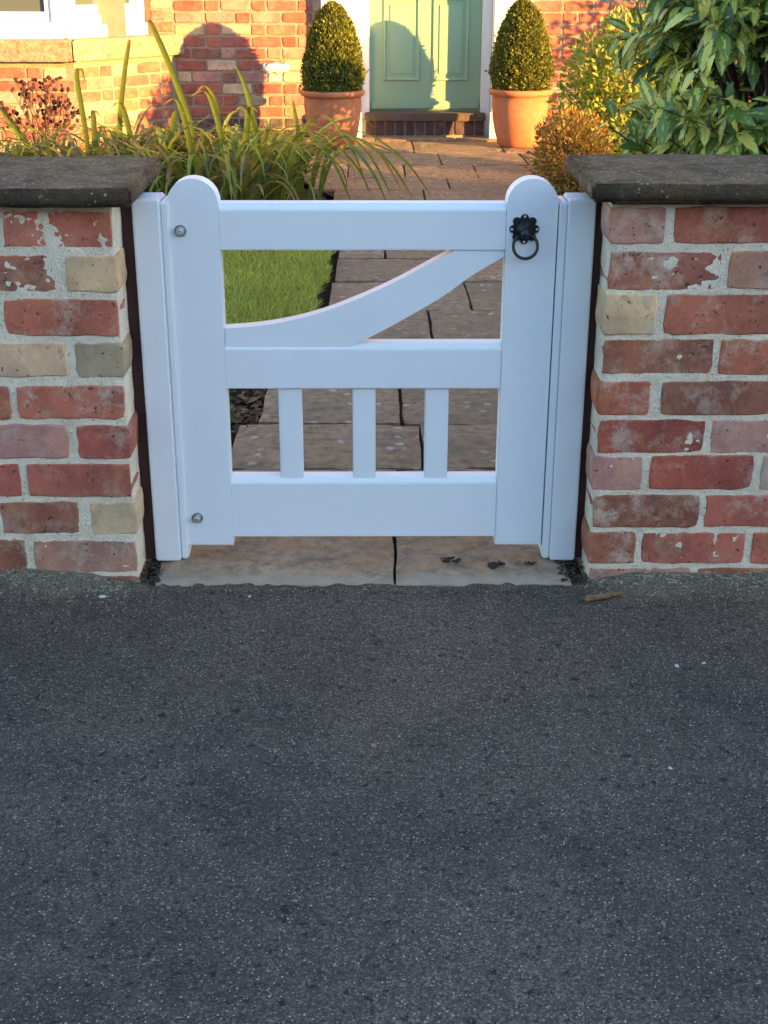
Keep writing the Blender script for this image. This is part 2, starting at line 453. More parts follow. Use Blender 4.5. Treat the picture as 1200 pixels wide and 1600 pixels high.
def scatter(T, TF, P, Fr, Sc, mat, name, col=None, uv=None, smooth=False):
    """copies of template T at P with frames Fr (N,3,3 columns = axes) and scales Sc"""
    N, n = len(P), len(T)
    Sc = np.asarray(Sc)
    if Sc.ndim == 1: Sc = Sc[:, None]
    V = np.einsum('nij,nkj->nki', Fr, T[None] * Sc[:, None, :]) + P[:, None, :]
    F = (TF[None] + (np.arange(N) * n)[:, None, None]).reshape(-1, TF.shape[1])
    C = None if col is None else np.repeat(col, n, axis=0)
    U = None if uv is None else np.tile(uv, (N, 1))
    return np_mesh(name, V.reshape(-1, 3), F, mat, U, C, smooth)

def frames(D, Nn):
    """y axis = D, z axis close to Nn"""
    D = D / np.linalg.norm(D, axis=1, keepdims=True)
    X = np.cross(D, Nn); X /= np.linalg.norm(X, axis=1, keepdims=True) + 1e-9
    Z = np.cross(X, D)
    return np.stack([X, D, Z], axis=2)

def leaf_template(seg=4, w=0.22, fold=0.35, curl=0.15, sharp=0.85):
    V, U = [], []
    for i in range(seg + 1):
        t = i / seg
        hw = w * (math.sin(math.pi * min(1, max(0.0, t)) ** sharp) ** 0.85 if 0 < t < 1 else 0.02)
        z = -curl * t * t
        for s in (-1, 0, 1):
            V.append((s * hw, t, z + (abs(s) * hw * fold))); U.append((0.5 + 0.5 * s, t))
    F = []
    for i in range(seg):
        a = i * 3
        F += [(a, a + 1, a + 4, a + 3), (a + 1, a + 2, a + 5, a + 4)]
    return np.array(V), np.array(F), np.array(U)

LEAF = leaf_template()
LEAF_LO = leaf_template(2, 0.26, 0.3, 0.12)
QUADLEAF = (np.array([(-0.34, 0.12, 0.05), (0, 0, 0), (0.34, 0.45, 0.08), (0, 1, -0.05)]), np.array([(0, 1, 2, 3)]))

def n3(x, y, z): return noise.noise(Vector((x, y, z)))

def tube(pts, r0, r1, n=6):
    V, F = [], []
    m = len(pts)
    for i, p in enumerate(pts):
        d = (Vector(pts[min(i + 1, m - 1)]) - Vector(pts[max(i - 1, 0)])).normalized()
        a = d.orthogonal().normalized(); b = d.cross(a)
        r = r0 + (r1 - r0) * i / max(1, m - 1)
        for k in range(n):
            t = 2 * math.pi * k / n
            V.append(Vector(p) + (a * math.cos(t) + b * math.sin(t)) * r)
    for i in range(m - 1):
        for k in range(n):
            F.append((i * n + k, i * n + (k + 1) % n, (i + 1) * n + (k + 1) % n, (i + 1) * n + k))
    F.append(tuple(range(n))[::-1]); F.append(tuple(range((m - 1) * n, m * n)))
    return V, F

# ------------------------------------------------------------------ ground, pavement, road
def grid_sheet(name, xs, ys, zf, mat, smooth=True):
    V = [(x, y, zf(x, y)) for y in ys for x in xs]
    nx = len(xs)
    F = [(j * nx + i, j * nx + i + 1, (j + 1) * nx + i + 1, (j + 1) * nx + i) for j in range(len(ys) - 1) for i in range(nx - 1)]
    return link(name, mesh_py(name, V, F, mat, smooth))

tag(grid_sheet('ground', [-300, 300], [-300, 300], lambda x, y: -0.30, M['soil']), kind='structure')

def pav_z(x, y):
    z = 0.004 * n3(x * 1.3, y * 1.3, 1) + 0.0018 * n3(x * 7, y * 7, 4) - 0.004
    side = min(1, max(0, (abs(x + 0.02) - 0.44) / 0.12))
    if y > -0.16:
        t = (y + 0.16) / 0.16
        z += side * (0.020 + 0.012 * n3(x * 5, 3, 9)) * t * t * (1.0 + 0.8 * min(1, max(0, abs(x) - 0.55)))
        z -= (1 - side) * 0.004 * t
        if y > -0.05: z += (1 - side) * (0.003 * n3(x * 9, 2, 5) + 0.0045 * n3(x * 45, y * 30, 8) + 0.004 - 0.35 * max(0, y + 0.012))
    return z
ys = list(np.linspace(-3.1, -1.5, 12)) + list(np.linspace(-1.48, -0.06, 110)) + list(np.linspace(-0.055, 0.045, 26))
xs = list(np.linspace(-14, -1.7, 14)) + list(np.linspace(-1.68, 1.68, 300)) + list(np.linspace(1.7, 14, 14))
tag(grid_sheet('pavement', xs, ys, pav_z, M['tarmac']), kind='structure')
tag(grid_sheet('road', [-60, 0, 60], [-9.5, -6, -3.2], lambda x, y: -0.12, M['tarmac']), kind='structure')
kerb = tag(link('kerb', mesh_py('kerb', [], [], M['concrete'])), kind='structure')
for i in range(16):
    x0 = -7.3 + i * 0.915
    box('kerb_stone', (x0, -3.225, -0.25), (x0 + 0.905, -3.1, -0.002), M['concrete'], kerb, 0.012)
tag(grid_sheet('far_pavement', [-60, 60], [-12, -9.5], lambda x, y: 0.0, M['tarmac']), kind='structure')

# unseen terrace added across the road to cast shade over gate, wall and lawn
ter = empty('shadow_terrace', (25, -18, 0), 'unseen long brick terrace with slate roof, added across the road to shade the gate', 'building')
box('wall', (-25, -26, -0.28), (85, -18, 5.2), M['rbrick'], ter)
bm = bmesh.new()
bm_prism(bm, [(-18 + 0.3, 5.1), (-22, 7.88), (-26 - 0.3, 5.1)], 0, 110.6, 0)
for v in bm.verts: v.co = Vector((-25.3 + v.co.y - 25, v.co.x + 18, v.co.z))
link('roof', bm_mesh('roof', bm, M['roof']), ter)
for i in range(18):
    x0 = -22 + i * 6
    box('window', (x0, -18.02, 1.0), (x0 + 1.4, -17.96, 2.4), M['hwhite'], ter)
    box('window', (x0, -18.02, 3.4), (x0 + 1.4, -17.96, 4.6), M['hwhite'], ter)
    box('door', (x0 + 2.6, -18.02, 0), (x0 + 3.5, -17.95, 2.1), M['green'], ter)

# ------------------------------------------------------------------ bricks
def brick_mesh(name, L, H, D, nx, nz, rnd, amp, mat, bev=0.004, end=None):
    """front face in the XZ plane at y=0, body goes to +y; origin at lower left of the front"""
    ox, oz = rnd.random() * 90, rnd.random() * 90
    V, F = [], []
    def wob(u, w, k): return amp * (n3(u * 26 + ox, w * 26 + oz, k) + 0.6 * n3(u * 75 + ox, w * 75 + oz, k + 5))
    def P(i, j, infl, y):
        u, w = L * i / nx, H * j / nz
        x, z = u, w
        edge = i in (0, nx) or j in (0, nz)
        if i == 0: x = infl + (wob(0, w, 1) if infl < 1 else 0)
        if i == nx: x = L - infl - wob(L, w, 2)
        if j == 0: z = infl + wob(u, 0, 3)
        if j == nz: z = H - infl - wob(u, H, 4)
        if (i in (0, nx)) and (j in (0, nz)):
            cx, cz = L / 2, H / 2
            k = 0.0012 + abs(wob(u, w, 6)) * 1.1
            x += k if i == 0 else -k
            z += k if j == 0 else -k
        yy = y + (0.22 * amp * n3(u * 40 + ox, w * 40 + oz, 8) if y == 0 else 0)
        return (x, yy, z)
    for j in range(nz + 1):
        for i in range(nx + 1): V.append(P(i, j, bev, 0))
    idx = lambda i, j: j * (nx + 1) + i
    for j in range(nz):
        for i in range(nx): F.append((idx(i, j), idx(i + 1, j), idx(i + 1, j + 1), idx(i, j + 1)))
    ring = [(i, 0) for i in range(nx)] + [(nx, j) for j in range(nz)] + [(i, nz) for i in range(nx, 0, -1)] + [(0, j) for j in range(nz, 0, -1)]
    n = len(ring)
    b0 = len(V); V += [P(i, j, 0.0, bev * 0.8) for i, j in ring]
    b1 = len(V); V += [P(i, j, 0.0, D) for i, j in ring]
    for k in range(n):
        k2 = (k + 1) % n
        F.append((idx(*ring[k2]), idx(*ring[k]), b0 + k, b0 + k2))
        F.append((b0 + k2, b0 + k, b1 + k, b1 + k2))
    return mesh_py(name, V, F, mat, False)

C_ = {'R': (0.44, 0.118, 0.075), 'D': (0.38, 0.085, 0.055), 'O': (0.53, 0.150, 0.080), 'P': (0.52, 0.24, 0.175), 'C': (0.76, 0.50, 0.27), 'B': (0.35, 0.115, 0.068), 'G': (0.46, 0.32, 0.215), 'K': (0.10, 0.06, 0.06)}
def brick_col(k, rnd, lime=0.35):
    r, g, b = C_[k]
    s = rnd.uniform(0.88, 1.12)
    return (r * s, g * s * rnd.uniform(0.94, 1.06), b * s * rnd.uniform(0.92, 1.08), lime * rnd.uniform(0.4, 1.6))

rb = random.Random(31)
# each course: z0, z1, then bricks from the gateway outwards (length start, end, colour) in metres from the reveal
LROWS = [
    (0.689, 0.757, [(0.000, 0.205, 'R'), (0.215, 0.32, 'P')]),
    (0.604, 0.673, [(0.000, 0.098, 'C'), (0.114, 0.33, 'B')]),
    (0.519, 0.590, [(0.000, 0.219, 'O'), (0.228, 0.33, 'O')]),
    (0.436, 0.504, [(0.000, 0.094, 'G'), (0.107, 0.32, 'C')]),
    (0.351, 0.418, [(0.000, 0.212, 'R'), (0.226, 0.335, 'O')]),
    (0.268, 0.338, [(0.000, 0.105, 'R'), (0.119, 0.335, 'P')]),
    (0.188, 0.258, [(0.000, 0.208, 'R'), (0.222, 0.33, 'R')]),
    (0.104, 0.173, [(0.000, 0.092, 'C'), (0.113, 0.27, 'B')]),
    (0.020, 0.090, [(0.000, 0.212, 'P'), (0.228, 0.335, 'B')]),
    (-0.062, 0.008, [(0.000, 0.1, 'B'), (0.113, 0.327, 'R')]),
]
RROWS = [
    (0.697, 0.764, [(0.000, 0.105, 'P'), (0.118, 0.333, 'R')]),
    (0.609, 0.682, [(0.000, 0.215, 'B'), (0.228, 0.44, 'P')]),
    (0.521, 0.599, [(0.000, 0.102, 'C'), (0.115, 0.328, 'O')]),
    (0.442, 0.511, [(0.000, 0.216, 'B'), (0.227, 0.44, 'O')]),
    (0.358, 0.427, [(0.000, 0.103, 'O'), (0.122, 0.337, 'B')]),
    (0.279, 0.348, [(0.000, 0.214, 'D'), (0.227, 0.44, 'P')]),
    (0.199, 0.272, [(0.000, 0.100, 'P'), (0.112, 0.319, 'D'), (0.334, 0.55, 'G')]),
    (0.119, 0.189, [(0.000, 0.218, 'B'), (0.230, 0.44, 'R')]),
    (0.036, 0.107, [(0.000, 0.098, 'B'), (0.109, 0.32, 'R'), (0.333, 0.54, 'R')]),
    (-0.046, 0.026, [(0.000, 0.215, 'P'), (0.228, 0.44, 'B')]),
]
WALL_END = 2.6
def boundary_wall(side, xr, rows, label):
    s = -1 if side == 'L' else 1
    w = empty('brick_wall', (xr, 0, 0), label, 'wall')
    # mortar core with an uneven, slightly set back face
    nxs = [0, 0.012] + list(np.linspace(0.02, 0.62, 130)) + list(np.linspace(0.66, WALL_END, 40))
    zs = list(np.linspace(-0.06, 0.768, 190))
    yd = [0.0, 0.03, 0.06, 0.09, 0.33]
    def fy(u, z): return 0.0024 + 0.0013 * n3(u * 45, z * 45, 2) + 0.0016 * n3(u * 13, z * 13, 7) + 0.0012 * n3(u * 110, z * 110, 4)
    def fx(y, z): return 0.0015 * n3(y * 30, z * 30, 3) + 0.002 * n3(y * 9, z * 14, 6) + 0.002
    V, F = [], []
    for z in zs:
        for u in nxs: V.append((s * (u + (fx(0, z) if u == 0 else 0)), fy(u, z) if u > 0 else fy(0.01, z) + 0.003, z))
    nx = len(nxs)
    for j in range(len(zs) - 1):
        for i in range(nx - 1): F.append((j * nx + i, j * nx + i + 1, (j + 1) * nx + i + 1, (j + 1) * nx + i))
    o = len(V)
    for z in zs:
        for y in yd: V.append((s * fx(y, z), fy(0.01, z) + 0.003 + y, z))
    ny = len(yd)
    for j in range(len(zs) - 1):
        for i in range(ny - 1): F.append((o + j * ny + i, o + j * ny + i + 1, o + (j + 1) * ny + i + 1, o + (j + 1) * ny + i))
    link('mortar_bed', mesh_py('mortar_bed', V, F, M['mortar'], True), w)
    bm = bmesh.new(); bm_box(bm, (min(0.01 * s, s * WALL_END), 0.02, -0.28), (max(0.01 * s, s * WALL_END), 0.331, 0.766))
    link('core', bm_mesh('core', bm, M['mortar']), w)
    keys = 'RRROOBBPPDDGC'
    for z0, z1, bl in rows:
        bl = list(bl)
        u = bl[-1][1] + 0.012
        k = len(bl)
        while u < WALL_END - 0.02:
            Lb = 0.103 if rb.random() < 0.25 else 0.214
            bl.append((u, min(WALL_END, u + Lb + rb.uniform(-0.005, 0.005)), rb.choice(keys)))
            u = bl[-1][1] + rb.uniform(0.009, 0.014)
        for q, (u0, u1, key) in enumerate(bl):
            first = q == 0
            hdr = first and (u1 - u0) < 0.15
            near = u0 < 0.6
            j0 = rb.uniform(-0.0015, 0.0015)
            L = u1 - u0 - (0.0 if hdr else (0.003 if first else 0))
            nm = brick_mesh('brick', L, z1 - z0, 0.09 if first else 0.035, 10 if near else 3, 4 if near else 2, rb, 0.0030 if near else 0.0025, M['brick'], 0.0022)
            x_start = (-0.003 if hdr else (0.003 if first else 0)) + u0
            X = s * x_start if s > 0 else -(x_start + L)
            ob = link('brick', nm, w, (X, rb.uniform(-0.0016, 0.0016), z0 + j0))
            ob.rotation_euler = (0, rb.uniform(-0.006, 0.006), rb.uniform(-0.006, 0.006))
            ob.color = brick_col(key, rb, 0.7 if near else 0.6)
    # coping slabs
    x0 = -0.045 * 1 if s < 0 else -0.04
    edge = [(-0.044, 0.86), (0.868, 1.78), (1.788, 2.62)]
    for a, b in edge:
        zt = 0.803 if s < 0 else 0.812
        zb = zt - 0.034
        back = 0.375 if s < 0 else 0.345
        bm = bmesh.new()
        bm_box(bm, (0, 0, 0), (b - a, back + 0.042, zt - zb), 0.006, 2)
        bmesh.ops.subdivide_edges(bm, edges=[e for e in bm.edges if e.calc_length() > 0.1], cuts=24, use_grid_fill=True)
        for v in bm.verts:
            c = v.co
            k = 0.0022 * n3(c.x * 22, c.y * 22, c.z * 22 + a) + 0.003 * n3(c.x * 6, c.y * 6, c.z * 6 + a)
            v.co = Vector((c.x + k, c.y + k, c.z + 0.7 * k))
            if c.y < 0.02: v.co.y += 0.004 * n3(c.x * 60, c.z * 60, a)
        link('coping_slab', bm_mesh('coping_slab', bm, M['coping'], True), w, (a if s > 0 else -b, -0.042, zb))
    return w

wall_l = boundary_wall('L', -0.483, LROWS, 'red brick boundary wall to the left of the gate, mixed cream and red bricks')
wall_r = boundary_wall('R', 0.443, RROWS, 'red brick boundary wall to the right of the gate, below the variegated shrub')

# ------------------------------------------------------------------ gate posts
GT = {}
def gate_post(s, label):
    # s=-1 hinge side, s=1 latch side; x measured from post's outer edge inwards
    xo = -0.461 if s < 0 else 0.428
    p = empty('gate_post', (xo, 0.085, 0.004), label, 'gate post')
    inn = -s
    def bx(name, u0, u1, y0, y1, z0, z1, mat, bev):
        a, b = sorted((inn * u0, inn * u1))
        bm = bmesh.new(); bm_box(bm, (a, y0, z0), (b, y1, z1), bev, 2)
        return link(name, bm_mesh(name, bm, mat), p)
    bx('post_face', 0.0, 0.053, 0.0, 0.085, 0.0, 0.759, M['white'], 0.003)
    bx('stop_bead', 0.0532, 0.0685, 0.007, 0.085, 0.002, 0.753, M['white'], 0.003)
    bx('backing_board', -0.0225, -0.001, 0.012, 0.085, 0.001, 0.757, M['maroon'], 0.001)
    return p
gate_post(-1, 'white timber gate post on the hinge side, against the left brick wall')
gate_post(1, 'white timber gate post on the latch side, against the right brick wall')

# ------------------------------------------------------------------ gate
gate = empty('garden_gate', (-0.02, 0.10, 0.03), 'low white timber garden gate with curved brace and black ring latch', 'gate')
gl = gate.location
def gprism(name, pts, y0, y1, bev, mat=None, parent=gate):
    bm = bmesh.new()
    cx = sum(p[0] for p in pts) / len(pts); cz = sum(p[1] for p in pts) / len(pts)
    bm_prism(bm, [(x - cx, z - cz) for x, z in pts], y0, y1, bev)
    return link(name, bm_mesh(name, bm, mat or M['white']), parent, (cx - gl.x, 0, cz - gl.z))
for x0, x1 in ((-0.3955, -0.297), (0.2585, 0.3575)):
    r = (x1 - x0) / 2
    cx = (x0 + x1) / 2
    pts = [(x1, 0.034), (x1, 0.752)] + [(cx + r * math.cos(t), 0.752 + 0.97 * r * math.sin(t)) for t in np.linspace(0.08, math.pi - 0.08, 22)] + [(x0, 0.752), (x0, 0.034)]
    gprism('stile', pts, 0.0, 0.046, 0.0025)
def rail(name, z0, z1, cham, yf=0.0025):
    x0, x1 = -0.2965, 0.258
    bm = bmesh.new()
    # profile in (y, z) extruded along x, with a sloped top front edge
    prof = [(yf, z0), (yf, z1 - cham), (yf + cham * 0.9, z1), (0.043, z1), (0.043, z0)]
    a = [bm.verts.new((x0, y, z)) for y, z in prof]; b = [bm.verts.new((x1, y, z)) for y, z in prof]
    f0 = bm.faces.new(a); f1 = bm.faces.new(b[::-1])
    for i in range(5): bm.faces.new((a[i], b[i], b[(i + 1) % 5], a[(i + 1) % 5]))
    bmesh.ops.bevel(bm, geom=[e for e in bm.edges if abs(e.verts[0].co.x - e.verts[1].co.x) > 0.1], offset=0.0015, segments=2, affect='EDGES')
    for v in bm.verts: v.co -= Vector((gl.x, 0, gl.z))
    return link(name, bm_mesh(name, bm, M['white']), gate)
rail('bottom_rail', 0.053, 0.186, 0.011)
rail('middle_rail', 0.381, 0.474, 0.011)
rail('top_rail', 0.6625, 0.752, 0.012)
for x0, x1 in ((-0.1935, -0.1455), (-0.042, 0.005), (0.1065, 0.1545)):
    gprism('slat', [(x0, 0.1775), (x1, 0.1775), (x1, 0.3805), (x0, 0.3805)], 0.010, 0.036, 0.002)
top = [(-0.2965, 0.505), (-0.24, 0.5095), (-0.181, 0.518), (-0.105, 0.537), (-0.029, 0.566), (0.047, 0.601), (0.122, 0.642), (0.161, 0.662)]
bot = [(0.258, 0.650), (0.198, 0.614), (0.136, 0.569), (0.073, 0.531), (0.009, 0.495), (-0.05, 0.4655), (-0.10, 0.4645), (-0.2965, 0.4645)]
def smooth_curve(p, n=5):
    out = []
    for i in range(len(p) - 1):
        p0, p1, p2, p3 = p[max(i - 1, 0)], p[i], p[i + 1], p[min(i + 2, len(p) - 1)]
        for k in range(n):
            t = k / n
            out.append(tuple(0.5 * (2 * b + (c - a) * t + (2 * a - 5 * b + 4 * c - d) * t * t + (3 * b - a - 3 * c + d) * t ** 3) for a, b, c, d in zip(p0, p1, p2, p3)))
    out.append(p[-1])
    return out
gprism('curved_brace', (smooth_curve(top) + [(0.258, 0.662)] + smooth_curve(bot[:6]) + bot[6:])[::-1], 0.006, 0.040, 0.0018)
for bxx, bz in ((-0.372, 0.701), (-0.370, 0.098)):
    bm = bmesh.new(); bm_cyl(bm, (0, -0.0012, 0), 0.0115, 0.0024, 'Y', 24)
    bo = link('bolt', bm_mesh('bolt', bm, M['washer']), gate, (bxx - gl.x, 0, bz - gl.z))
    bm = bmesh.new(); bm_cyl(bm, (0, -0.0062, 0), 0.0090, 0.0075, 'Y', 6)
    link('nut', bm_mesh('nut', bm, M['steel']), bo)
    bm = bmesh.new(); bm_cyl(bm, (0, -0.0112, 0), 0.0052, 0.004, 'Y', 16, 0.0046)
    link('stud', bm_mesh('stud', bm, M['steel']), bo)
# ring latch
lx, lz = 0.2935, 0.7045
bm = bmesh.new()
pts = []
for k in range(96):
    t = 2 * math.pi * k / 96
    dl = (t + math.pi / 8) % (math.pi / 4) - math.pi / 8
    rr = max(0.0205, 0.0212 * math.cos(dl) + math.sqrt(max(0.0, 0.0080 ** 2 - (0.0212 * math.sin(dl)) ** 2)))
    pts.append((rr * math.cos(t), rr * math.sin(t)))
bm_prism(bm, pts[::-1], -0.003, 0.0, 0.0008, 1)
lat = link('latch_plate', bm_mesh('latch_plate', bm, M['black_iron']), gate, (lx - gl.x, 0, lz - gl.z))
bm = bmesh.new(); bm_cyl(bm, (0, -0.007, 0), 0.0095, 0.010, 'Y', 20, 0.016)
bm_cyl(bm, (0, -0.014, -0.004), 0.0085, 0.012, 'Y', 18, 0.0075)
bmesh.ops.create_uvsphere(bm, u_segments=16, v_segments=8, radius=0.0095, matrix=Matrix.Translation((0, -0.018, -0.006)))
link('latch_boss', bm_mesh('latch_boss', bm, M['black_iron'], True), lat)
V, F = [], []
RR, rr, nu, nv = 0.0235, 0.0031, 48, 10
for i in range(nu):
    a = 2 * math.pi * i / nu
    for j in range(nv):
        b = 2 * math.pi * j / nv
        V.append(((RR + rr * math.cos(b)) * math.cos(a), rr * math.sin(b), (RR + rr * math.cos(b)) * math.sin(a)))
        F.append((i * nv + j, i * nv + (j + 1) % nv, ((i + 1) % nu) * nv + (j + 1) % nv, ((i + 1) % nu) * nv + j))
ring = link('latch_ring', mesh_py('latch_ring', V, F, M['black_iron'], True), lat, (0.002, -0.0135, -0.031))
ring.rotation_euler = (R(-14), 0, 0)
for k in range(4):
    t = math.pi / 2 * k
    bm = bmesh.new(); bm_cyl(bm, (0, 0, 0), 0.0026, 0.0016, 'Y', 10)
    link('screw', bm_mesh('screw', bm, M['steel']), lat, (0.0245 * math.cos(t), -0.0032, 0.0245 * math.sin(t)))

# ------------------------------------------------------------------ threshold and path
def path_z(y): return -0.004 - 0.0135 * y
def slab_mesh(L, W, Hh, seed, mat, nx=8, ny=6, amp=0.006):
    bm = bmesh.new()
    V, F = [], []
    def off(u, w, k): return amp * n3(u * 7 + seed, w * 7, k) + 0.4 * amp * n3(u * 30 + seed, w * 30, k)
    for j in range(ny + 1):
        for i in range(nx + 1):
            x, y = L * i / nx, W * j / ny
            z = 0.7 * off(x, y, 1)
            if i == 0: x += 0.0025 + 0.6 * off(0, y, 2)
            if i == nx: x -= 0.0025 + 0.6 * off(L, y, 3)
            if j == 0: y += 0.004 + off(x, 0, 4)
            if j == ny: y -= 0.004 + off(x, W, 5)
            if i in (0, nx) or j in (0, ny): z -= 0.004
            V.append((x, y, z))
    idx = lambda i, j: j * (nx + 1) + i
    for j in range(ny):
        for i in range(nx): F.append((idx(i, j), idx(i + 1, j), idx(i + 1, j + 1), idx(i, j + 1)))
    ring = [(i, 0) for i in range(nx)] + [(nx, j) for j in range(ny)] + [(i, ny) for i in range(nx, 0, -1)] + [(0, j) for j in range(ny, 0, -1)]
    o = len(V)
    V += [(V[idx(*r)][0], V[idx(*r)][1], -Hh) for r in ring]
    n = len(ring)
    for k in range(n):
        F.append((idx(*ring[(k + 1) % n]), idx(*ring[k]), o + k, o + (k + 1) % n))
    bm.free()
    return mesh_py('slab', V, F, mat, False)

thr = tag(link('threshold', mesh_py('threshold', [(-0.50, 0.0, -0.03), (0.47, 0.0, -0.03), (0.47, 0.33, -0.03), (-0.50, 0.33, -0.03)], [(0, 1, 2, 3)], M['soil'])), kind='structure')
for i, (a, b) in enumerate(((-0.452, 0.0455), (0.0465, 0.412))):
    link('slab', slab_mesh(b - a, 0.315, 0.05, 3.3 + i * 9, M['threshold'], 20, 12, 0.008), thr, (a, -0.022, 0.001))
prow = [0.31, 0.69, 1.06, 1.52, 1.97, 2.42, 2.93, 3.38, 3.86, 4.40, 4.95, 5.39, 5.86, 6.47, 7.09, 7.76, 7.955]
def edge_l(y):
    pts = [(0.3, -0.42), (0.9, -0.375), (1.35, -0.31), (2.3, -0.185), (3.5, -0.145), (5, -0.16), (6, -0.5), (7, -0.62), (8, -0.62)]
    for (a, xa), (b, xb) in zip(pts, pts[1:]):
        if y <= b: return xa + (xb - xa) * (max(y, a) - a) / (b - a)
    return -0.62
pys = [0.29 + 0.16 * q for q in range(49)]
PV, PF = [], []
for q, y in enumerate(pys):
    PV += [(edge_l(y) + 0.004, y, path_z(y) - 0.020), (1.02 if y < 4.9 else 1.36, y, path_z(y) - 0.020)]
    if q: PF.append((2 * q - 2, 2 * q - 1, 2 * q + 1, 2 * q))
path = tag(link('path', mesh_py('path', PV, PF, M['soil'])), kind='structure')
joints = {0: [0.06, 0.62], 1: [0.125, 0.66], 2: [0.075, 0.58], 3: [-0.02, 0.5], 4: [0.20, 0.72], 5: [0.375], 6: [0.26, 0.75], 7: [0.05, 0.55], 8: [0.33], 9: [0.1, 0.62], 10: [0.29, 0.86],
          11: [0.455, 0.97], 12: [-0.15, 0.206, 0.655], 13: [0.455, 1.02], 14: [-0.2, 0.29, 0.93], 15: [0.02, 0.62]}
rp = random.Random(5)
for k in range(len(prow) - 1):
    y0, y1 = prow[k], prow[k + 1]
    xl = edge_l((y0 + y1) / 2) + rp.uniform(-0.012, 0.012)
    xr = 1.02 if y1 < 5 else 1.35
    xsj = [xl] + [j + rp.uniform(-0.006, 0.006) for j in joints[k]] + [xr]
    for a, b in zip(xsj, xsj[1:]):
        ob = link('slab', slab_mesh(b - a - 0.005, y1 - y0 - 0.005, 0.05, rp.random() * 80, M['slab'], 12, 9, 0.009), path, (a + 0.0025, y0 + 0.0025, path_z((y0 + y1) / 2) + rp.uniform(-0.003, 0.003)))
        ob.rotation_euler = (-0.0135 + rp.uniform(-0.004, 0.004), rp.uniform(-0.005, 0.005), rp.uniform(-0.006, 0.006))

# ------------------------------------------------------------------ garden bed and lawn
def bed_z(x, y):
    return path_z(y) - 0.03 + 0.022 * n3(x * 4, y * 4, 2) + 0.012 * n3(x * 15, y * 15, 5)
tag(grid_sheet('garden_bed', list(np.linspace(-5, -0.05, 90)), list(np.linspace(0.30, 8.05, 140)), lambda x, y: bed_z(x, y) - (0.06 if x > edge_l(y) - 0.02 else 0), M['soil']), kind='structure')
tag(grid_sheet('garden_border', list(np.linspace(0.95, 5.5, 70)), list(np.linspace(0.30, 8.05, 110)), lambda x, y: bed_z(x, y) - (0.07 if (y > 4.9 and x < 1.4) else 0.015), M['soil']), kind='structure')
def lawn_in(x, y): return (y > 1.62 + 0.12 * np.sin(x * 5)) & (y < 4.35 + 0.2 * np.sin(x * 2.0)) & (x < np.interp(y, [1.35, 2.3, 3.5, 5], [-0.31, -0.185, -0.145, -0.16]) - 0.035 + 0.012 * np.sin(y * 9) + 0.008 * np.sin(y * 31)) & (x > -4.2)
tag(grid_sheet('lawn', list(np.linspace(-4.2, -0.24, 30)), list(np.linspace(1.72, 4.3, 20)), lambda x, y: path_z(y) - 0.002, M['grass_base']), kind='structure')
n = 130000
gx = -0.15 - RNG.random(n) ** 1.6 * 4.0
gy = 1.45 + RNG.random(n) * 3.1
k = lawn_in(gx, gy); gx, gy = gx[k], gy[k]; n = len(gx)
az = RNG.random(n) * 2 * np.pi
ln = RNG.normal(0, 0.75, (n, 2))
D = np.stack([ln[:, 0], ln[:, 1], np.ones(n)], 1)
Nn = np.stack([np.cos(az), np.sin(az), np.zeros(n)], 1)
T = np.array([(-0.5, 0, 0), (0.5, 0, 0), (0.32, 0.55, 0.03), (0.0, 1, 0.14)])
ton = RNG.random((n, 1))
patch = np.array([0.5 + 0.5 * n3(x * 2.2, y * 2.2, 0) for x, y in zip(gx, gy)])[:, None]
gc = np.array([[0.50, 0.50, 0.085]]) * (0.5 + 0.85 * ton) * (0.8 + 0.45 * patch) + np.array([[0.10, 0.07, 0.01]]) * (RNG.random((n, 1)) < 0.2) * ton
Pz = np.array([path_z(y) for y in gy]) - 0.004
me = scatter(T, np.array([(0, 1, 2, 3)]), np.stack([gx, gy, Pz], 1), frames(D, Nn), np.stack([RNG.uniform(0.003, 0.005, n), RNG.uniform(0.024, 0.045, n), np.full(n, 0.03)], 1), M['grass'], 'grass', col=gc)
tag(link('grass', me), 'short mown green lawn grass left of the stone path', 'grass', kind='stuff')

# ------------------------------------------------------------------ house
house = empty('brick_house', (0, 7.95, -0.1), 'orange red brick house front with bay window and sage green door', 'house')
HL = house.location
hw = link('wall', mesh_py('wall', [], [], M['hmortar']), house)
HOFF = Vector((0, 0, 0))
def hbox(name, a, b, mat, parent=None, bev=0.0, seg=1):
    par = parent or house
    bm = bmesh.new()
    c = Vector([(p + q) / 2 for p, q in zip(a, b)])
    bm_box(bm, Vector(a) - c, Vector(b) - c, bev, seg)
    off = HL.copy()
    q = par
    while q is not None and q != house:
        off += q.location; q = q.parent
    return link(name, bm_mesh(name, bm, mat), par, c - off)

WY = 7.956
Z0, ZT = -0.28, 5.4
bm = bmesh.new()
def wbox(a, b): bm_box(bm, Vector(a) - HL, Vector(b) - HL)
wbox((-1.62, WY, Z0), (-0.30, 8.3, ZT)); wbox((1.10, WY, Z0), (5.2, 8.3, ZT)); wbox((-0.30, WY, 2.35), (1.10, 8.3, ZT)); wbox((-5.5, WY, 2.55), (-1.62, 8.3, ZT)); wbox((-5.5, WY, Z0), (-3.62, 8.3, 2.55))
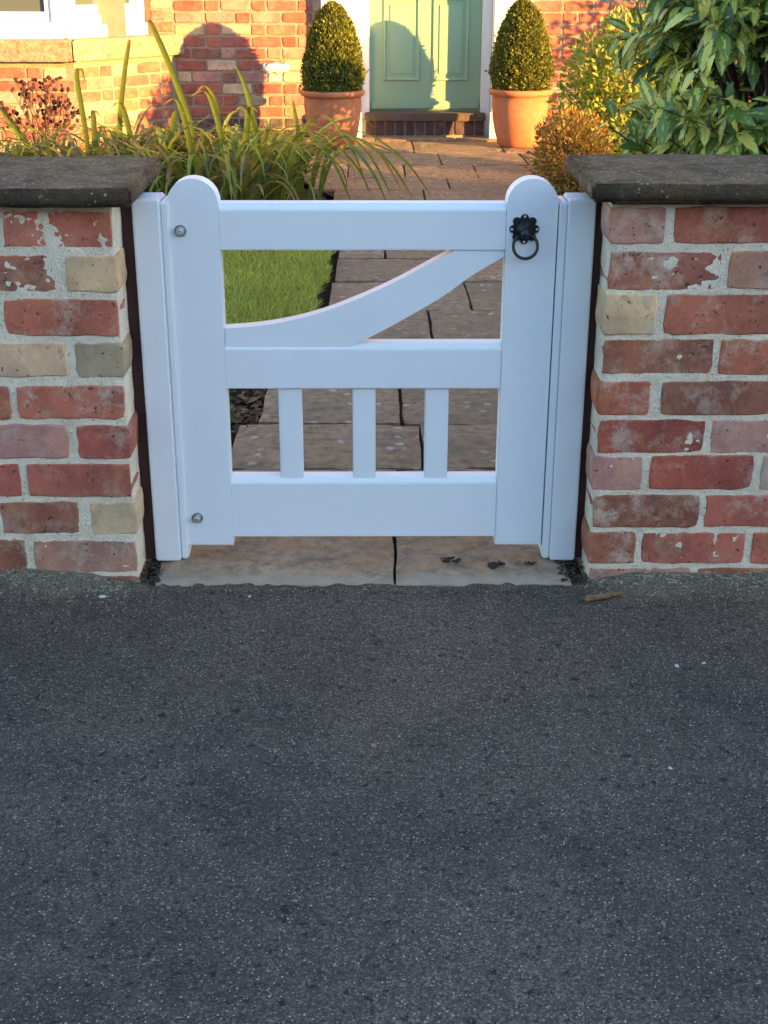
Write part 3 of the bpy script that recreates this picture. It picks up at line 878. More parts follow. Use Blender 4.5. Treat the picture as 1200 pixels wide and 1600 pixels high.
# bay core: plan polygon, below the sill
BC = [(-1.452, 7.962), (-2.062, 7.257), (-3.40, 7.257), (-4.0, 7.962)]
for z0, z1 in ((Z0, 0.50), (2.45, 2.75)):
    a = [bm.verts.new(Vector((x, y, z0)) - HL) for x, y in BC]; b = [bm.verts.new(Vector((x, y, z1)) - HL) for x, y in BC]
    bm.faces.new(a); bm.faces.new(b[::-1])
    for i in range(4): bm.faces.new((a[i], b[i], b[(i + 1) % 4], a[(i + 1) % 4]))
hw.data = bm_mesh('wall', bm, M['hmortar'])

rh = random.Random(12)
hbm = {}
def hvar(kind):
    if kind not in hbm:
        L = {'s': 0.212, 'h': 0.100, 'q': 0.155, 'n': 0.05}[kind]
        hbm[kind] = [brick_mesh('brick', L, 0.0685, 0.03, 5, 2, rh, 0.0058, M['hbrick'], 0.004) for _ in range(5)]
    return rh.choice(hbm[kind])
hkeys = [('O', 6), ('R', 5), ('P', 2), ('C', 1), ('B', 3), ('G', 1)]
hpool = [k for k, c in hkeys for _ in range(c)]
LEN = {'s': 0.212, 'h': 0.100, 'q': 0.155, 'n': 0.05}
n_single = 0
rest = []
def lay(p0, p1, z_lo, z_hi, start=0):
    """Flemish-like courses on the vertical plane from plan point p0 to p1 (left to right seen from the front)"""
    global n_single
    p0, p1 = Vector((*p0, 0)), Vector((*p1, 0))
    d = (p1 - p0); Lt = d.length; d.normalize()
    ang = math.atan2(d.y, d.x)
    z = -0.128; row = 0
    while z < z_hi - 0.02:
        if z + 0.07 > z_lo:
            u = 0.004
            kinds = ['h', 's'] if (row + start) % 2 else ['s', 's', 'h']
            i = rh.randrange(2)
            while u < Lt - 0.03:
                kd = kinds[i % len(kinds)]; i += 1
                for kk in (kd, 's', 'q', 'h', 'n'):
                    if LEN[kk] <= min(LEN[kd], Lt - u + 0.004): kd = kk; break
                else: break
                P = p0 + d * u
                key = 'K' if row in (0, 1) and p0.y > 7.9 else rh.choice(hpool)
                rest.append((P.x, P.y + rh.uniform(-0.002, 0.002), z + rh.uniform(-0.002, 0.002), ang + rh.uniform(-0.006, 0.006), kd, key))
                u += LEN[kd] + rh.uniform(0.010, 0.015)
        z += 0.083; row += 1
lay((-1.45, 7.95), (-0.385, 7.95), -0.2, 1.02)
lay((-2.062, 7.25), (-1.452, 7.956), -0.2, 0.47)
lay((-3.40, 7.25), (-2.07, 7.25), 0.0, 0.47, 1)
lay((1.17, 7.95), (3.2, 7.95), -0.2, 1.02, 1)
singles = rest; rest = []
singles.sort(key=lambda q: q[0] > 1.9)
for x, y, z, a, kd, key in singles[:298]:
    ob = link('brick', hvar(kd), house, (x - HL.x, y - HL.y, z - HL.z))
    ob.rotation_euler = (0, rh.uniform(-0.008, 0.008), a)
    ob.color = brick_col(key, rh, 0.3)
    if abs(x + 0.86) < 0.13 and 0.26 < z < 0.36: ob.color = (0.62, 0.60, 0.58, 1)
rest = list(singles[298:])
lay((-1.60, 7.95), (-0.385, 7.95), 1.03, ZT - 0.1)
lay((1.17, 7.95), (5.1, 7.95), 1.03, ZT - 0.1, 1)
lay((3.21, 7.95), (5.1, 7.95), -0.2, 1.02)
lay((-5.4, 7.95), (-4.0, 7.95), -0.2, 2.5)
lay((-5.4, 7.95), (-1.6, 7.95), 2.76, ZT - 0.1)
V, F = [], []
for x, y, z, a, kd, key in rest:
    L = LEN[kd]; c, s_ = math.cos(a), math.sin(a)
    b0 = len(V)
    for u, w, q in ((0, 0, 0), (L, 0, 0), (L, 0, 0.0685), (0, 0, 0.0685), (0, 0.03, 0), (L, 0.03, 0), (L, 0.03, 0.0685), (0, 0.03, 0.0685)):
        V.append((x + c * u - s_ * w - HL.x, y + s_ * u + c * w - HL.y, z + q - HL.z))
    F += [tuple(b0 + i for i in f) for f in ((0, 1, 2, 3), (1, 5, 6, 2), (4, 0, 3, 7), (3, 2, 6, 7), (4, 5, 1, 0))]
bw = tag(link('brickwork', mesh_py('brickwork', V, [tuple(f) for f in F], M['hbrick']), house), kind='stuff')
bw.color = (0.44, 0.15, 0.085, 0.4)
# pale patch of old render left on the wall beside the left pot
pb = bmesh.new(); bmesh.ops.create_icosphere(pb, subdivisions=3, radius=1.0)
for v in pb.verts:
    q = v.co.copy(); k_ = 1 + 0.35 * n3(*(q * 2.2)) + 0.2 * n3(*(q * 6))
    k2 = 1 + 0.7 * n3(q.x * 3 + 4, q.z * 3, 1) + 0.4 * n3(q.x * 9, q.z * 9, 5)
    v.co = Vector((q.x * 0.10 * k_, q.y * 0.009 * k2, q.z * 0.046 * k2 + 0.008 * n3(q.x * 4, 0, 0)))
link('render_patch', bm_mesh('render_patch', pb, mat_mortar('white_render', (0.78, 0.76, 0.74), (0.6, 0.58, 0.56)), True), house, (-0.715 - HL.x, 7.948 - HL.y, 0.385 - HL.z))
# roof with eaves
bm = bmesh.new(); bm_prism(bm, [(7.5, 5.3), (7.5, 5.42), (12.5, 8.6), (12.7, 8.4)], -5.8, 5.5)
for v in bm.verts: v.co = Vector((v.co.y, v.co.x, v.co.z)) - HL
link('roof', bm_mesh('roof', bm, M['roof']), house)

# bay: stone sill of two blocks, brick reveal, windows
def plan_prism(name, pts, z0, z1, mat, bev=0.0, parent=None, seg=2):
    bm = bmesh.new()
    cx = sum(p[0] for p in pts) / len(pts); cy = sum(p[1] for p in pts) / len(pts)
    bm_prism(bm, [(x - cx, y - cy) for x, y in pts], z0, z1, bev, seg)
    for v in bm.verts: v.co = Vector((v.co.x, v.co.z, v.co.y))
    return link(name, bm_mesh(name, bm, mat), parent or house, (cx - HL.x, cy - HL.y, -HL.z))
plan_prism('sill', [(-2.045, 7.195), (-1.388, 7.945), (-1.388, 8.0), (-1.72, 8.0), (-2.18, 7.46), (-2.05, 7.30)], 0.482, 0.622, M['sill'], 0.008)
plan_prism('sill', [(-3.45, 7.195), (-2.056, 7.195), (-2.058, 7.31), (-2.19, 7.46), (-3.3, 7.46)], 0.482, 0.622, M['sill'], 0.008)
# brick jamb between bay window and wall above sill
lay_start = len(rest)
def win_frame(name, p0, p1, z0, z1, lights, bottom=0.09, stile=0.07, label=None):
    """joinery between plan points, with stiles, rails and glass panes"""
    p0, p1 = Vector((*p0, 0)), Vector((*p1, 0))
    d = p1 - p0; L = d.length; ang = math.atan2(d.y, d.x)
    w = link(name, mesh_py(name, [], [], M['hwhite']), house, (p0.x - HL.x, p0.y - HL.y, z0 - HL.z))
    w.rotation_euler = (0, 0, ang)
    bm = bmesh.new()
    H = z1 - z0
    bm_box(bm, (0, -0.03, 0), (L, 0.10, bottom * 0.55), 0.004)
    bm_box(bm, (0, 0.0, bottom * 0.5), (L, 0.08, bottom), 0.004)
    bm_box(bm, (0, 0.001, H - 0.08), (L, 0.08, H), 0.004)
    xs = np.linspace(0, L, lights + 1)
    for i, x in enumerate(xs):
        a = 0 if i == 0 else (L - stile if i == lights else x - stile / 2)
        bm_box(bm, (a, -0.004, bottom), (a + stile, 0.084, H - 0.08), 0.004)
    w.data = bm_mesh(name, bm, M['hwhite'])
    for i in range(lights):
        a = (xs[i] + (stile if i == 0 else stile / 2)); b = xs[i + 1] - (stile if i == lights - 1 else stile / 2)
        bm = bmesh.new()
        s = 0.045
        zb, zt = bottom, H - 0.08
        for q in (((a + 0.002, 0.012, zb + 0.002), (a + s, 0.06, zt)), ((b - s, 0.012, zb + 0.002), (b - 0.002, 0.06, zt)), ((a + s, 0.012, zb + 0.002), (b - s, 0.06, zb + 0.065)), ((a + s, 0.012, zt - 0.05), (b - s, 0.06, zt))):
            bm_box(bm, q[0], q[1], 0.003)
        sash = link('sash', bm_mesh('sash', bm, M['hwhite']), w)
        bm = bmesh.new(); bm_box(bm, (a + s - 0.004, 0.036, zb + 0.06), (b - s + 0.004, 0.042, zt - 0.045))
        link('pane', bm_mesh('pane', bm, M['glass']), w)
    return w
win_frame('window', (-2.13, 7.37), (-1.66, 7.93), 0.622, 2.46, 1, 0.15, 0.075)
win_frame('window', (-3.36, 7.37), (-2.14, 7.37), 0.622, 2.46, 2, 0.11, 0.075)
# curtains and room behind the bay glass
hbox('curtain', (-3.3, 7.62, 0.6), (-1.75, 7.64, 2.4), mat_simple('curtain_cloth', (0.30, 0.24, 0.17), 0.9, nscale=8, namp=0.3))
# jamb bricks
bm = bmesh.new(); bm_box(bm, Vector((-1.655, 7.93, 0.60)) - HL, Vector((-1.622, 8.1, 2.5)) - HL)
link('window_jamb', bm_mesh('window_jamb', bm, M['rbrick']), house)
for i in range(6):
    zc = 0.637 + i * 0.083
    me = hvar('h' if i % 2 else 'q')
    ob = link('brick', me, house, (-1.618 - HL.x, 7.95 - HL.y, zc - HL.z)); ob.color = brick_col(rh.choice('OCOP'), rh, 0.5)

# door, surround and step
dr = hbox('door_leaf', (-0.021, 8.10, 0.070), (0.812, 8.145, 2.03), M['green'], house, 0.002)
def dpart(name, a, b, bev, mat=None): return hbox(name, a, b, mat or M['green'], dr, bev, 2)
def dpanel(x0, x1, z0, z1):
    # raised moulding frame, recessed field with a fielded centre
    w = 0.022
    bm = bmesh.new()
    c = Vector(((x0 + x1) / 2, 8.10, (z0 + z1) / 2))
    pr = [(0.0, 0.0), (0.004, -0.010), (0.011, -0.012), (0.017, -0.004), (0.024, 0.010), (0.030, 0.012)]
    rings = []
    for d, y in pr:
        rings.append([bm.verts.new(Vector((x, 8.10 + y - 0.0015, z)) - c) for x, z in ((x0 + d, z0 + d), (x1 - d, z0 + d), (x1 - d, z1 - d), (x0 + d, z1 - d))])
    for a, b in zip(rings, rings[1:]):
        for i in range(4): bm.faces.new((a[i], a[(i + 1) % 4], b[(i + 1) % 4], b[i]))
    off = HL + dr.location
    link('panel_moulding', bm_mesh('panel_moulding', bm, M['green']), dr, c - off)
    dpart('panel', (x0 + 0.045, 8.0935, z0 + 0.045), (x1 - 0.045, 8.11, z1 - 0.045), 0.006)
for x0, x1 in ((0.082, 0.352), (0.448, 0.718)):
    dpanel(x0, x1, 0.285, 0.872); dpanel(x0, x1, 1.06, 1.93)
dpart('weather_bar', (-0.019, 8.078, 0.078), (0.810, 8.11, 0.138), 0.008)
dpart('letter_plate', (0.27, 8.09, 0.93), (0.53, 8.105, 0.99), 0.003, M['steel'])
dsur = link('door_surround', mesh_py('door_surround', [], [], M['hwhite']), house)
bm = bmesh.new()
def sb(a, b, bev=0.004): bm_box(bm, Vector(a) - HL, Vector(b) - HL, bev, 2)
for a, b in (((-0.375, 7.872, -0.115), (-0.095, 8.02, 2.32)), ((0.885, 7.872, -0.115), (1.165, 8.02, 2.32))): sb(a, b)
sb((-0.0945, 8.035, -0.11), (-0.023, 8.16, 2.12)); sb((0.814, 8.035, -0.11), (0.8845, 8.16, 2.12)); sb((-0.0945, 8.035, 2.033), (0.8845, 8.162, 2.33))
for xa in (-0.375, 0.885): sb((xa - 0.015, 7.855, -0.117), (xa + 0.295, 7.871, 0.08), 0.005)
sb((-0.45, 7.80, 2.321), (1.24, 8.02, 2.50), 0.01)
dsur.data = bm_mesh('door_surround', bm, M['hwhite'])
st = hbox('doorstep', (-0.060, 7.955, 0.004), (0.850, 8.16, 0.062), M['dark_sill'], house, 0.006, 2)
hbox('step_bed', (-0.055, 7.985, -0.15), (0.845, 8.15, 0.003), M['hmortar'], house)
for i in range(12):
    x0 = -0.052 + i * 0.0752
    me = brick_mesh('step_brick', 0.0635, 0.098, 0.03, 2, 3, rh, 0.002, M['hbrick'], 0.003)
    ob = link('brick', me, house, (x0 - HL.x, 7.975 - HL.y, -0.098 - HL.z)); ob.color = (0.085 * rh.uniform(0.8, 1.3), 0.045, 0.042, 0.15)

# ------------------------------------------------------------------ pots and clipped box cones
def pot(x, y, zb, rot, label):
    p = empty('plant_pot', (x, y, zb), label, 'plant pot', 'terracotta pots beside the front door')
    prof = [(0.0, 0.002), (0.135, 0.0), (0.150, 0.012), (0.176, 0.10), (0.192, 0.20), (0.200, 0.29), (0.199, 0.340), (0.203, 0.350), (0.222, 0.357), (0.229, 0.372), (0.227, 0.388), (0.217, 0.396), (0.202, 0.393), (0.194, 0.38), (0.19, 0.34)]
    V, F = [], []
    nu = 64
    for r, z in prof:
        for i in range(nu):
            a = 2 * math.pi * i / nu
            # shallow swag relief around the belly
            sw = 0.0
            if 0.15 < z < 0.345 and r > 0.18:
                g = 0.27 - 0.05 * abs(math.sin(2 * a + rot)); sw = 0.007 * math.exp(-((z - g) / 0.035) ** 2)
            rr = r + sw + 0.0012 * n3(a * 2, z * 9, rot)
            V.append((rr * math.cos(a), rr * math.sin(a), z))
    for j in range(len(prof) - 1):
        for i in range(nu): F.append((j * nu + i, j * nu + (i + 1) % nu, (j + 1) * nu + (i + 1) % nu, (j + 1) * nu + i))
    link('body', mesh_py('body', V, F, M['terracotta'], True), p)
    V = [(0, 0, 0.355)] + [(0.192 * math.cos(2 * math.pi * i / 32), 0.192 * math.sin(2 * math.pi * i / 32), 0.352) for i in range(32)]
    link('soil', mesh_py('soil', V, [(0, i + 1, (i + 1) % 32 + 1) for i in range(32)], M['soil']), p)
    return p
EGG = ((0, 0.19, ), (0.1, 0.205), (0.22, 0.212), (0.4, 0.199), (0.58, 0.172), (0.75, 0.136), (0.88, 0.092), (0.95, 0.057), (1.0, 0.012))
def egg(t):   # radius of the cone at height fraction t
    return float(np.interp(t, [e[0] for e in EGG], [e[1] for e in EGG]))
def box_cone(x, y, z0, h, rot, label):
    c = empty('box_shrub', (x, y, z0), label, 'topiary shrub', 'clipped box cones in pots')
    V, F = [], []
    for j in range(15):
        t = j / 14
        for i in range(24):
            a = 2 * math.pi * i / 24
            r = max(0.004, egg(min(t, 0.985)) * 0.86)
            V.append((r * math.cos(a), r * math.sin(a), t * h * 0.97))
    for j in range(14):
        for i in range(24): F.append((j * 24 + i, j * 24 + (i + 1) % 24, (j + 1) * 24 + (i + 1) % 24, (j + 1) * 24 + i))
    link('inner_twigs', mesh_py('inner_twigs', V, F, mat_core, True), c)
    n = 15000
    t = RNG.random(n) ** 0.9
    a = RNG.random(n) * 2 * np.pi
    rad = np.array([egg(q) for q in t])
    lump = np.array([n3(math.cos(A) * 3 + rot, math.sin(A) * 3, q * 7) for A, q in zip(a, t)])
    rr = rad * (0.98 + 0.11 * lump) - np.abs(RNG.normal(0, 0.014, n)) + (RNG.random(n) < 0.07) * RNG.random(n) * 0.022 + 0.004
    rr = np.maximum(rr, 0.0)
    P = np.stack([rr * np.cos(a), rr * np.sin(a), t * h + RNG.normal(0, 0.004, n)], 1)
    out = np.stack([np.cos(a) * 0.8, np.sin(a) * 0.8, 0.35 + 0.6 * t], 1)
    D = out + RNG.normal(0, 0.55, (n, 3)) + np.array([[0, 0, 0.35]])
    Nn = out + RNG.normal(0, 0.6, (n, 3))
    g = RNG.random((n, 1))
    col = np.array([[0.155, 0.180, 0.032]]) * (0.5 + 0.9 * g) + np.array([[0.24, 0.17, 0.02]]) * (RNG.random((n, 1)) ** 3)
    me = scatter(QUADLEAF[0], QUADLEAF[1], P, frames(D, Nn), RNG.uniform(0.015, 0.026, n), M['leaf'], 'foliage', col=col)
    tag(link('foliage', me, c), kind='stuff')
    tv, tf = tube([(0, 0, -0.06), (0, 0, 0.05)], 0.014, 0.012); link('stem', mesh_py('stem', tv, tf, M['bark']), c)
    return c
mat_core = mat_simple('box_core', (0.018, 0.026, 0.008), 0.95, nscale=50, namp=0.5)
pot(-0.281, 7.33, -0.102, 0.3, 'terracotta pot left of the green door, holding a clipped box cone')
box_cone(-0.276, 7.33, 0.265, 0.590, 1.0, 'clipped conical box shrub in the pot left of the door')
pot(1.052, 7.44, -0.104, 1.1, 'terracotta pot right of the green door, holding a clipped box cone')
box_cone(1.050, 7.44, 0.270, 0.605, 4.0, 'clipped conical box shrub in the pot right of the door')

# ------------------------------------------------------------------ strap leaved clumps
def blades(nb, cx, cy, rx, ry, hmin, hmax, lean, wid, seed, droop=(1.2, 2.7), dead=0.2, single=None):
    """arching strap leaves as arrays: list of (V, F, col) per blade"""
    rg = np.random.default_rng(seed)
    out = []
    SEG = 9
    for b in range(nb):
        a0 = rg.random() * 2 * math.pi; q = math.sqrt(rg.random())
        bx, by = cx + rx * q * math.cos(a0), cy + ry * q * math.sin(a0)
        L = rg.uniform(hmin, hmax)
        az = a0 + rg.normal(0, 0.9)
        th0 = abs(rg.normal(0.12, 0.12)) * lean; th1 = rg.uniform(*droop) * min(1.2, 0.4 + L)
        pw = rg.uniform(1.2, 2.2)
        W = wid * rg.uniform(0.7, 1.25)
        kink = rg.random() < 0.16; kt = rg.uniform(0.5, 0.8)
        p = np.array([bx, by, path_z(by) - 0.03])
        is_dead = rg.random() < dead
        g = rg.random()
        if is_dead: c0 = np.array([0.42, 0.30, 0.13]) * (0.6 + 0.6 * g); c1 = np.array([0.46, 0.29, 0.12]) * (0.6 + 0.6 * g)
        else:
            c0 = np.array([0.27, 0.32, 0.06]) * (0.65 + 0.6 * g) + np.array([0.09, 0.075, 0.0]) * rg.random() ** 2
            c1 = c0 if rg.random() < 0.55 else np.array([0.42, 0.31, 0.08]) * (0.6 + 0.6 * g)
        V, C = [], []
        twist = rg.normal(0, 0.6)
        for i in range(SEG + 1):
            t = i / SEG
            th = th0 + (th1 - th0) * t ** pw
            if kink and t > kt: th = max(th, 2.3)
            if i: p = p + np.array([math.sin(th) * math.cos(az), math.sin(th) * math.sin(az), math.cos(th)]) * (L / SEG)
            zmin = path_z(p[1]) + 0.004
            if p[2] < zmin and i > 1: p[2] = zmin
            w = W * (0.55 + 0.45 * min(1, t * 4)) * (1 - t ** 3.2) + 0.0006
            tw = az + math.pi / 2 + twist * t
            sx = np.array([math.cos(tw), math.sin(tw), 0.15 * math.sin(twist)])
            nrm = np.array([-math.cos(th) * math.cos(az), -math.cos(th) * math.sin(az), math.sin(th)])
            V += [p - sx * w, p - nrm * w * 0.35, p + sx * w]
            cc = c0 + (c1 - c0) * max(0, (t - 0.45) / 0.55) ** 1.3
            C += [cc, cc * 0.9, cc]
        F = []
        for i in range(SEG):
            a = i * 3
            F += [(a, a + 1, a + 4, a + 3), (a + 1, a + 2, a + 5, a + 4)]
        out.append((np.array(V), np.array(F), np.array(C), float(np.max(np.array(V)[:, 2]))))
    return out
def strap_clump(cx, cy, nb, rx, ry, hmin, hmax, lean, wid, seed, label, nsingle=10, dead=0.22, droop=(1.2, 2.7)):
    c = empty('strap_leaf_plant', (cx, cy, path_z(cy) - 0.03), label, 'plant', 'strap leaved clumps in the bed')
    bl = blades(nb, cx, cy, rx, ry, hmin, hmax, lean, wid, seed, droop, dead)
    o = np.array(c.location)
    bl.sort(key=lambda b: -b[3])
    for V, F, C, h in bl[:nsingle]:
        link('leaf', np_mesh('leaf', V - o, F, M['blade'], col=C, smooth=True), c)
    V = np.concatenate([b[0] - o for b in bl[nsingle:]]); C = np.concatenate([b[2] for b in bl[nsingle:]])
    nn = len(bl[0][0])
    F = np.concatenate([b[1] + i * nn for i, b in enumerate(bl[nsingle:])])
    tag(link('leaves', np_mesh('leaves', V, F, M['blade'], col=C, smooth=True), c), kind='stuff')
    return c
G = 'arching strap leaved clump '
strap_clump(-0.82, 4.95, 240, 0.40, 0.30, 0.35, 0.82, 1.5, 0.0145, 1, G + 'nearest the path, spilling its tips onto the stone slabs', 34, droop=(1.7, 2.9))
strap_clump(-1.50, 5.15, 190, 0.36, 0.30, 0.35, 0.80, 1.5, 0.0150, 2, G + 'with the tallest upright blades in front of the brick wall', 30, droop=(1.7, 2.9))
strap_clump(-2.15, 5.30, 170, 0.40, 0.30, 0.35, 0.66, 1.8, 0.0135, 3, G + 'behind the left coping, beside the dark seed heads', 22, droop=(1.8, 2.9))
strap_clump(-2.95, 5.45, 160, 0.45, 0.30, 0.35, 0.62, 1.8, 0.0135, 4, G + 'at the far left edge of the bed', 16, droop=(1.8, 2.9))
strap_clump(-1.15, 5.75, 130, 0.40, 0.25, 0.40, 0.70, 1.5, 0.0135, 5, G + 'at the back of the bed below the rounded shadow', 16, droop=(1.8, 2.9))
strap_clump(-0.80, 5.6, 100, 0.25, 0.25, 0.35, 0.58, 1.6, 0.013, 6, G + 'in front of the left terracotta pot', 14, droop=(1.8, 2.9))

# individually placed tall blades (outlines seen against the brick wall)
def tall_blade(base, pts, w, c0, c1, parent):
    P = smooth_curve([base] + pts, 5)
    V, C = [], []
    n = len(P)
    for i, p in enumerate(P):
        t = i / (n - 1)
        ww = w * (0.6 + 0.4 * min(1, 4 * t)) * (1 - t ** 3.5) + 0.0006
        p = np.array(p)
        V += [p + np.array([-ww, 0.2 * ww, 0]), p + np.array([0, 0.4 * ww, 0]), p + np.array([ww, -0.2 * ww, 0])]
        cc = np.array(c0) + (np.array(c1) - np.array(c0)) * max(0, (t - 0.5) / 0.5)
        C += [cc, cc * 0.9, cc]
    F = []
    for i in range(n - 1):
        a = i * 3; F += [(a, a + 1, a + 4, a + 3), (a + 1, a + 2, a + 5, a + 4)]
    o = np.array(parent.location)
    link('leaf', np_mesh('leaf', np.array(V) - o, np.array(F), M['blade'], col=np.array(C), smooth=True), parent)
tp = empty('strap_leaf_plant', (-1.25, 5.3, path_z(5.3) - 0.03), 'few tall golden strap blades rising above the clump, one bent over', 'plant', 'strap leaved clumps in the bed')
gg, gy_, gb = (0.19, 0.25, 0.045), (0.36, 0.29, 0.06), (0.38, 0.22, 0.07)
tall_blade((-0.95, 5.3, -0.08), [(-1.02, 5.28, 0.3), (-1.12, 5.26, 0.62), (-1.20, 5.25, 0.82), (-1.22, 5.25, 0.845), (-1.20, 5.25, 0.83)], 0.019, gg, gb, tp)
tall_blade((-1.42, 5.3, -0.08), [(-1.42, 5.28, 0.25), (-1.37, 5.26, 0.55), (-1.33, 5.25, 0.72), (-1.325, 5.25, 0.745)], 0.016, gg, gb, tp)
tall_blade((-1.60, 5.3, -0.08), [(-1.61, 5.28, 0.25), (-1.63, 5.26, 0.55), (-1.60, 5.25, 0.59), (-1.585, 5.25, 0.52)], 0.016, gg, gb, tp)
tall_blade((-0.62, 5.1, -0.08), [(-0.63, 5.1, 0.2), (-0.68, 5.1, 0.48), (-0.74, 5.1, 0.63)], 0.018, gg, gg, tp)
tall_blade((-1.90, 5.3, -0.08), [(-1.93, 5.28, 0.15), (-2.07, 5.26, 0.38), (-2.16, 5.25, 0.52)], 0.019, gg, gy_, tp)
tall_blade((-0.40, 5.2, -0.08), [(-0.40, 5.2, 0.15), (-0.43, 5.2, 0.36), (-0.44, 5.2, 0.44)], 0.015, gg, gg, tp)
for bx_, tx, th_, bend in ((-0.70, -0.66, 0.42, 0.05), (-0.62, -0.56, 0.30, 0.08), (-0.98, -1.06, 0.46, -0.06), (-1.12, -1.05, 0.40, 0.07), (-1.30, -1.36, 0.44, -0.05), (-0.80, -0.90, 0.50, -0.08), (-1.52, -1.50, 0.40, 0.04), (-0.60, -0.70, 0.42, -0.04)):
    tall_blade((bx_, 5.05, -0.08), [(bx_ + 0.2 * (tx - bx_), 5.04, th_ * 0.45), (bx_ + 0.6 * (tx - bx_), 5.02, th_ * 0.85), (tx, 5.0, th_), (tx + bend, 4.98, th_ - 0.03)], 0.0165, gg, gy_, tp)
tall_blade((-0.86, 5.3, -0.08), [(-0.86, 5.3, 0.2), (-0.88, 5.3, 0.42), (-0.93, 5.3, 0.50), (-0.98, 5.3, 0.46)], 0.015, gg, gy_, tp)

for k_, (bx_, by_, ex, ey, hh, cc) in enumerate(((-0.42, 5.0, 0.32, 4.9, 0.30, gg), (-0.35, 4.95, 0.22, 4.75, 0.28, gy_), (-0.42, 5.05, 0.10, 4.95, 0.30, gg), (-0.45, 5.0, 0.0, 4.9, 0.24, gy_), (-0.30, 4.9, 0.08, 4.6, 0.25, gg), (-0.45, 5.2, -0.02, 5.0, 0.36, gg), (-0.36, 5.0, 0.16, 5.1, 0.26, gb), (-0.5, 4.8, -0.1, 4.5, 0.32, gg), (-0.3, 5.0, 0.30, 5.15, 0.22, gg))):
    tall_blade((bx_, by_, -0.08), [(bx_ + 0.15 * (ex - bx_), by_, hh * 0.72), (bx_ + 0.45 * (ex - bx_), (by_ + ey) / 2, hh), (bx_ + 0.78 * (ex - bx_), ey, hh * 0.55), (ex, ey, -0.04)], 0.013, gg, cc, tp)

# dried seed head plant
sp = empty('seed_head_plant', (-2.06, 6.2, path_z(6.2) - 0.03), 'dried plant with dark red round seed heads in front of the bay', 'plant')
rs = random.Random(3)
SV, SF, HV, HF = [], [], [], []
for k in range(46):
    a = rs.uniform(0, 2 * math.pi); q = rs.uniform(0.05, 0.34)
    h = rs.uniform(0.28, 0.58)
    p1 = (q * math.cos(a) * 1.1, q * math.sin(a) * 0.6, h)
    pm = (p1[0] * 0.4 + rs.uniform(-0.03, 0.03), p1[1] * 0.4, h * 0.55)
    v, f = tube([(p1[0] * 0.12, p1[1] * 0.12, 0), pm, p1], 0.0028, 0.0016, 4)
    o = len(SV); SV += v; SF += [tuple(i + o for i in q_) for q_ in f]
    heads = [p1]
    for j in range(rs.randint(1, 4)):
        t = rs.uniform(0.45, 0.95)
        e = (pm[0] + (p1[0] - pm[0]) * t + rs.uniform(-0.06, 0.06), pm[1] + rs.uniform(-0.04, 0.04), pm[2] + (p1[2] - pm[2]) * t + rs.uniform(0.02, 0.07))
        b = tuple(pm[i] + (p1[i] - pm[i]) * (t - 0.25) for i in range(3))
        v, f = tube([b, e], 0.0018, 0.0013, 4); o = len(SV); SV += v; SF += [tuple(i + o for i in q_) for q_ in f]
        heads.append(e)
    for e in heads:
        bm = bmesh.new(); bmesh.ops.create_icosphere(bm, subdivisions=1, radius=rs.uniform(0.010, 0.016))
        o = len(HV)
        HV += [v.co * (1 + 0.25 * rs.uniform(-1, 1)) + Vector(e) for v in bm.verts]; HF += [tuple(v.index + o for v in f.verts) for f in bm.faces]; bm.free()
link('stems', mesh_py('stems', SV, SF, M['bark']), sp)
tag(link('seed_heads', mesh_py('seed_heads', HV, HF, M['seed']), sp), kind='stuff')

# ------------------------------------------------------------------ shrubs on the right
def shrub_points(n, c, rad, seed, shell=0.55):
    rg = np.random.default_rng(seed)
    d = rg.normal(0, 1, (n, 3)); d /= np.linalg.norm(d, axis=1, keepdims=True)
    r = shell + (1 - shell) * rg.random((n, 1)) ** 0.6
    lump = np.array([n3(*(v * 2.3 + seed)) for v in d])[:, None]
    P = np.array(c) + d * r * np.array(rad) * (1 + 0.22 * lump)
    return P, d, rg
def small_shrub(name, c, rad, n, size, cols, seed, label, stems=26, tmpl=LEAF_LO, zbase=None, up=0.5, group=None):
    zb = path_z(c[1]) - 0.03 if zbase is None else zbase
    s = empty(name, (c[0], c[1], zb), label, 'shrub', group)
    o = np.array([c[0], c[1], zb])
    P, d, rg = shrub_points(n, c, rad, seed, 0.35)
    k = P[:, 2] > zb + 0.03; P, d = P[k], d[k]; m = len(P)
    D = d + rg.normal(0, 0.5, (m, 3)) + np.array([[0, 0, up]])
    Nn = d * 0.5 + rg.normal(0, 0.6, (m, 3)) + np.array([[0, 0, 0.8]])
    w = rg.random((m, 1)); i = rg.integers(0, len(cols), m)
    hi = np.clip((P[:, 2:3] - zb) / (c[2] + rad[2] - zb), 0, 1)
    col = np.array(cols)[i] * (0.7 + 0.6 * w)
    tag(link('foliage', scatter(tmpl[0], tmpl[1], P - o, frames(D, Nn), rg.uniform(0.7, 1.2, m) * size, M['leaf'], 'foliage', col=col), s), kind='stuff')
    V, F = [], []
    for j in rg.choice(m, min(stems, m), replace=False):
        e = P[j] - o
        v, f = tube([(e[0] * 0.08, e[1] * 0.08, 0), (e[0] * 0.4, e[1] * 0.4, e[2] * 0.55), tuple(e)], 0.006, 0.0018, 5)
        q = len(V); V += v; F += [tuple(a + q for a in t) for t in f]
    link('stems', mesh_py('stems', V, F, M['bark']), s)
    return s

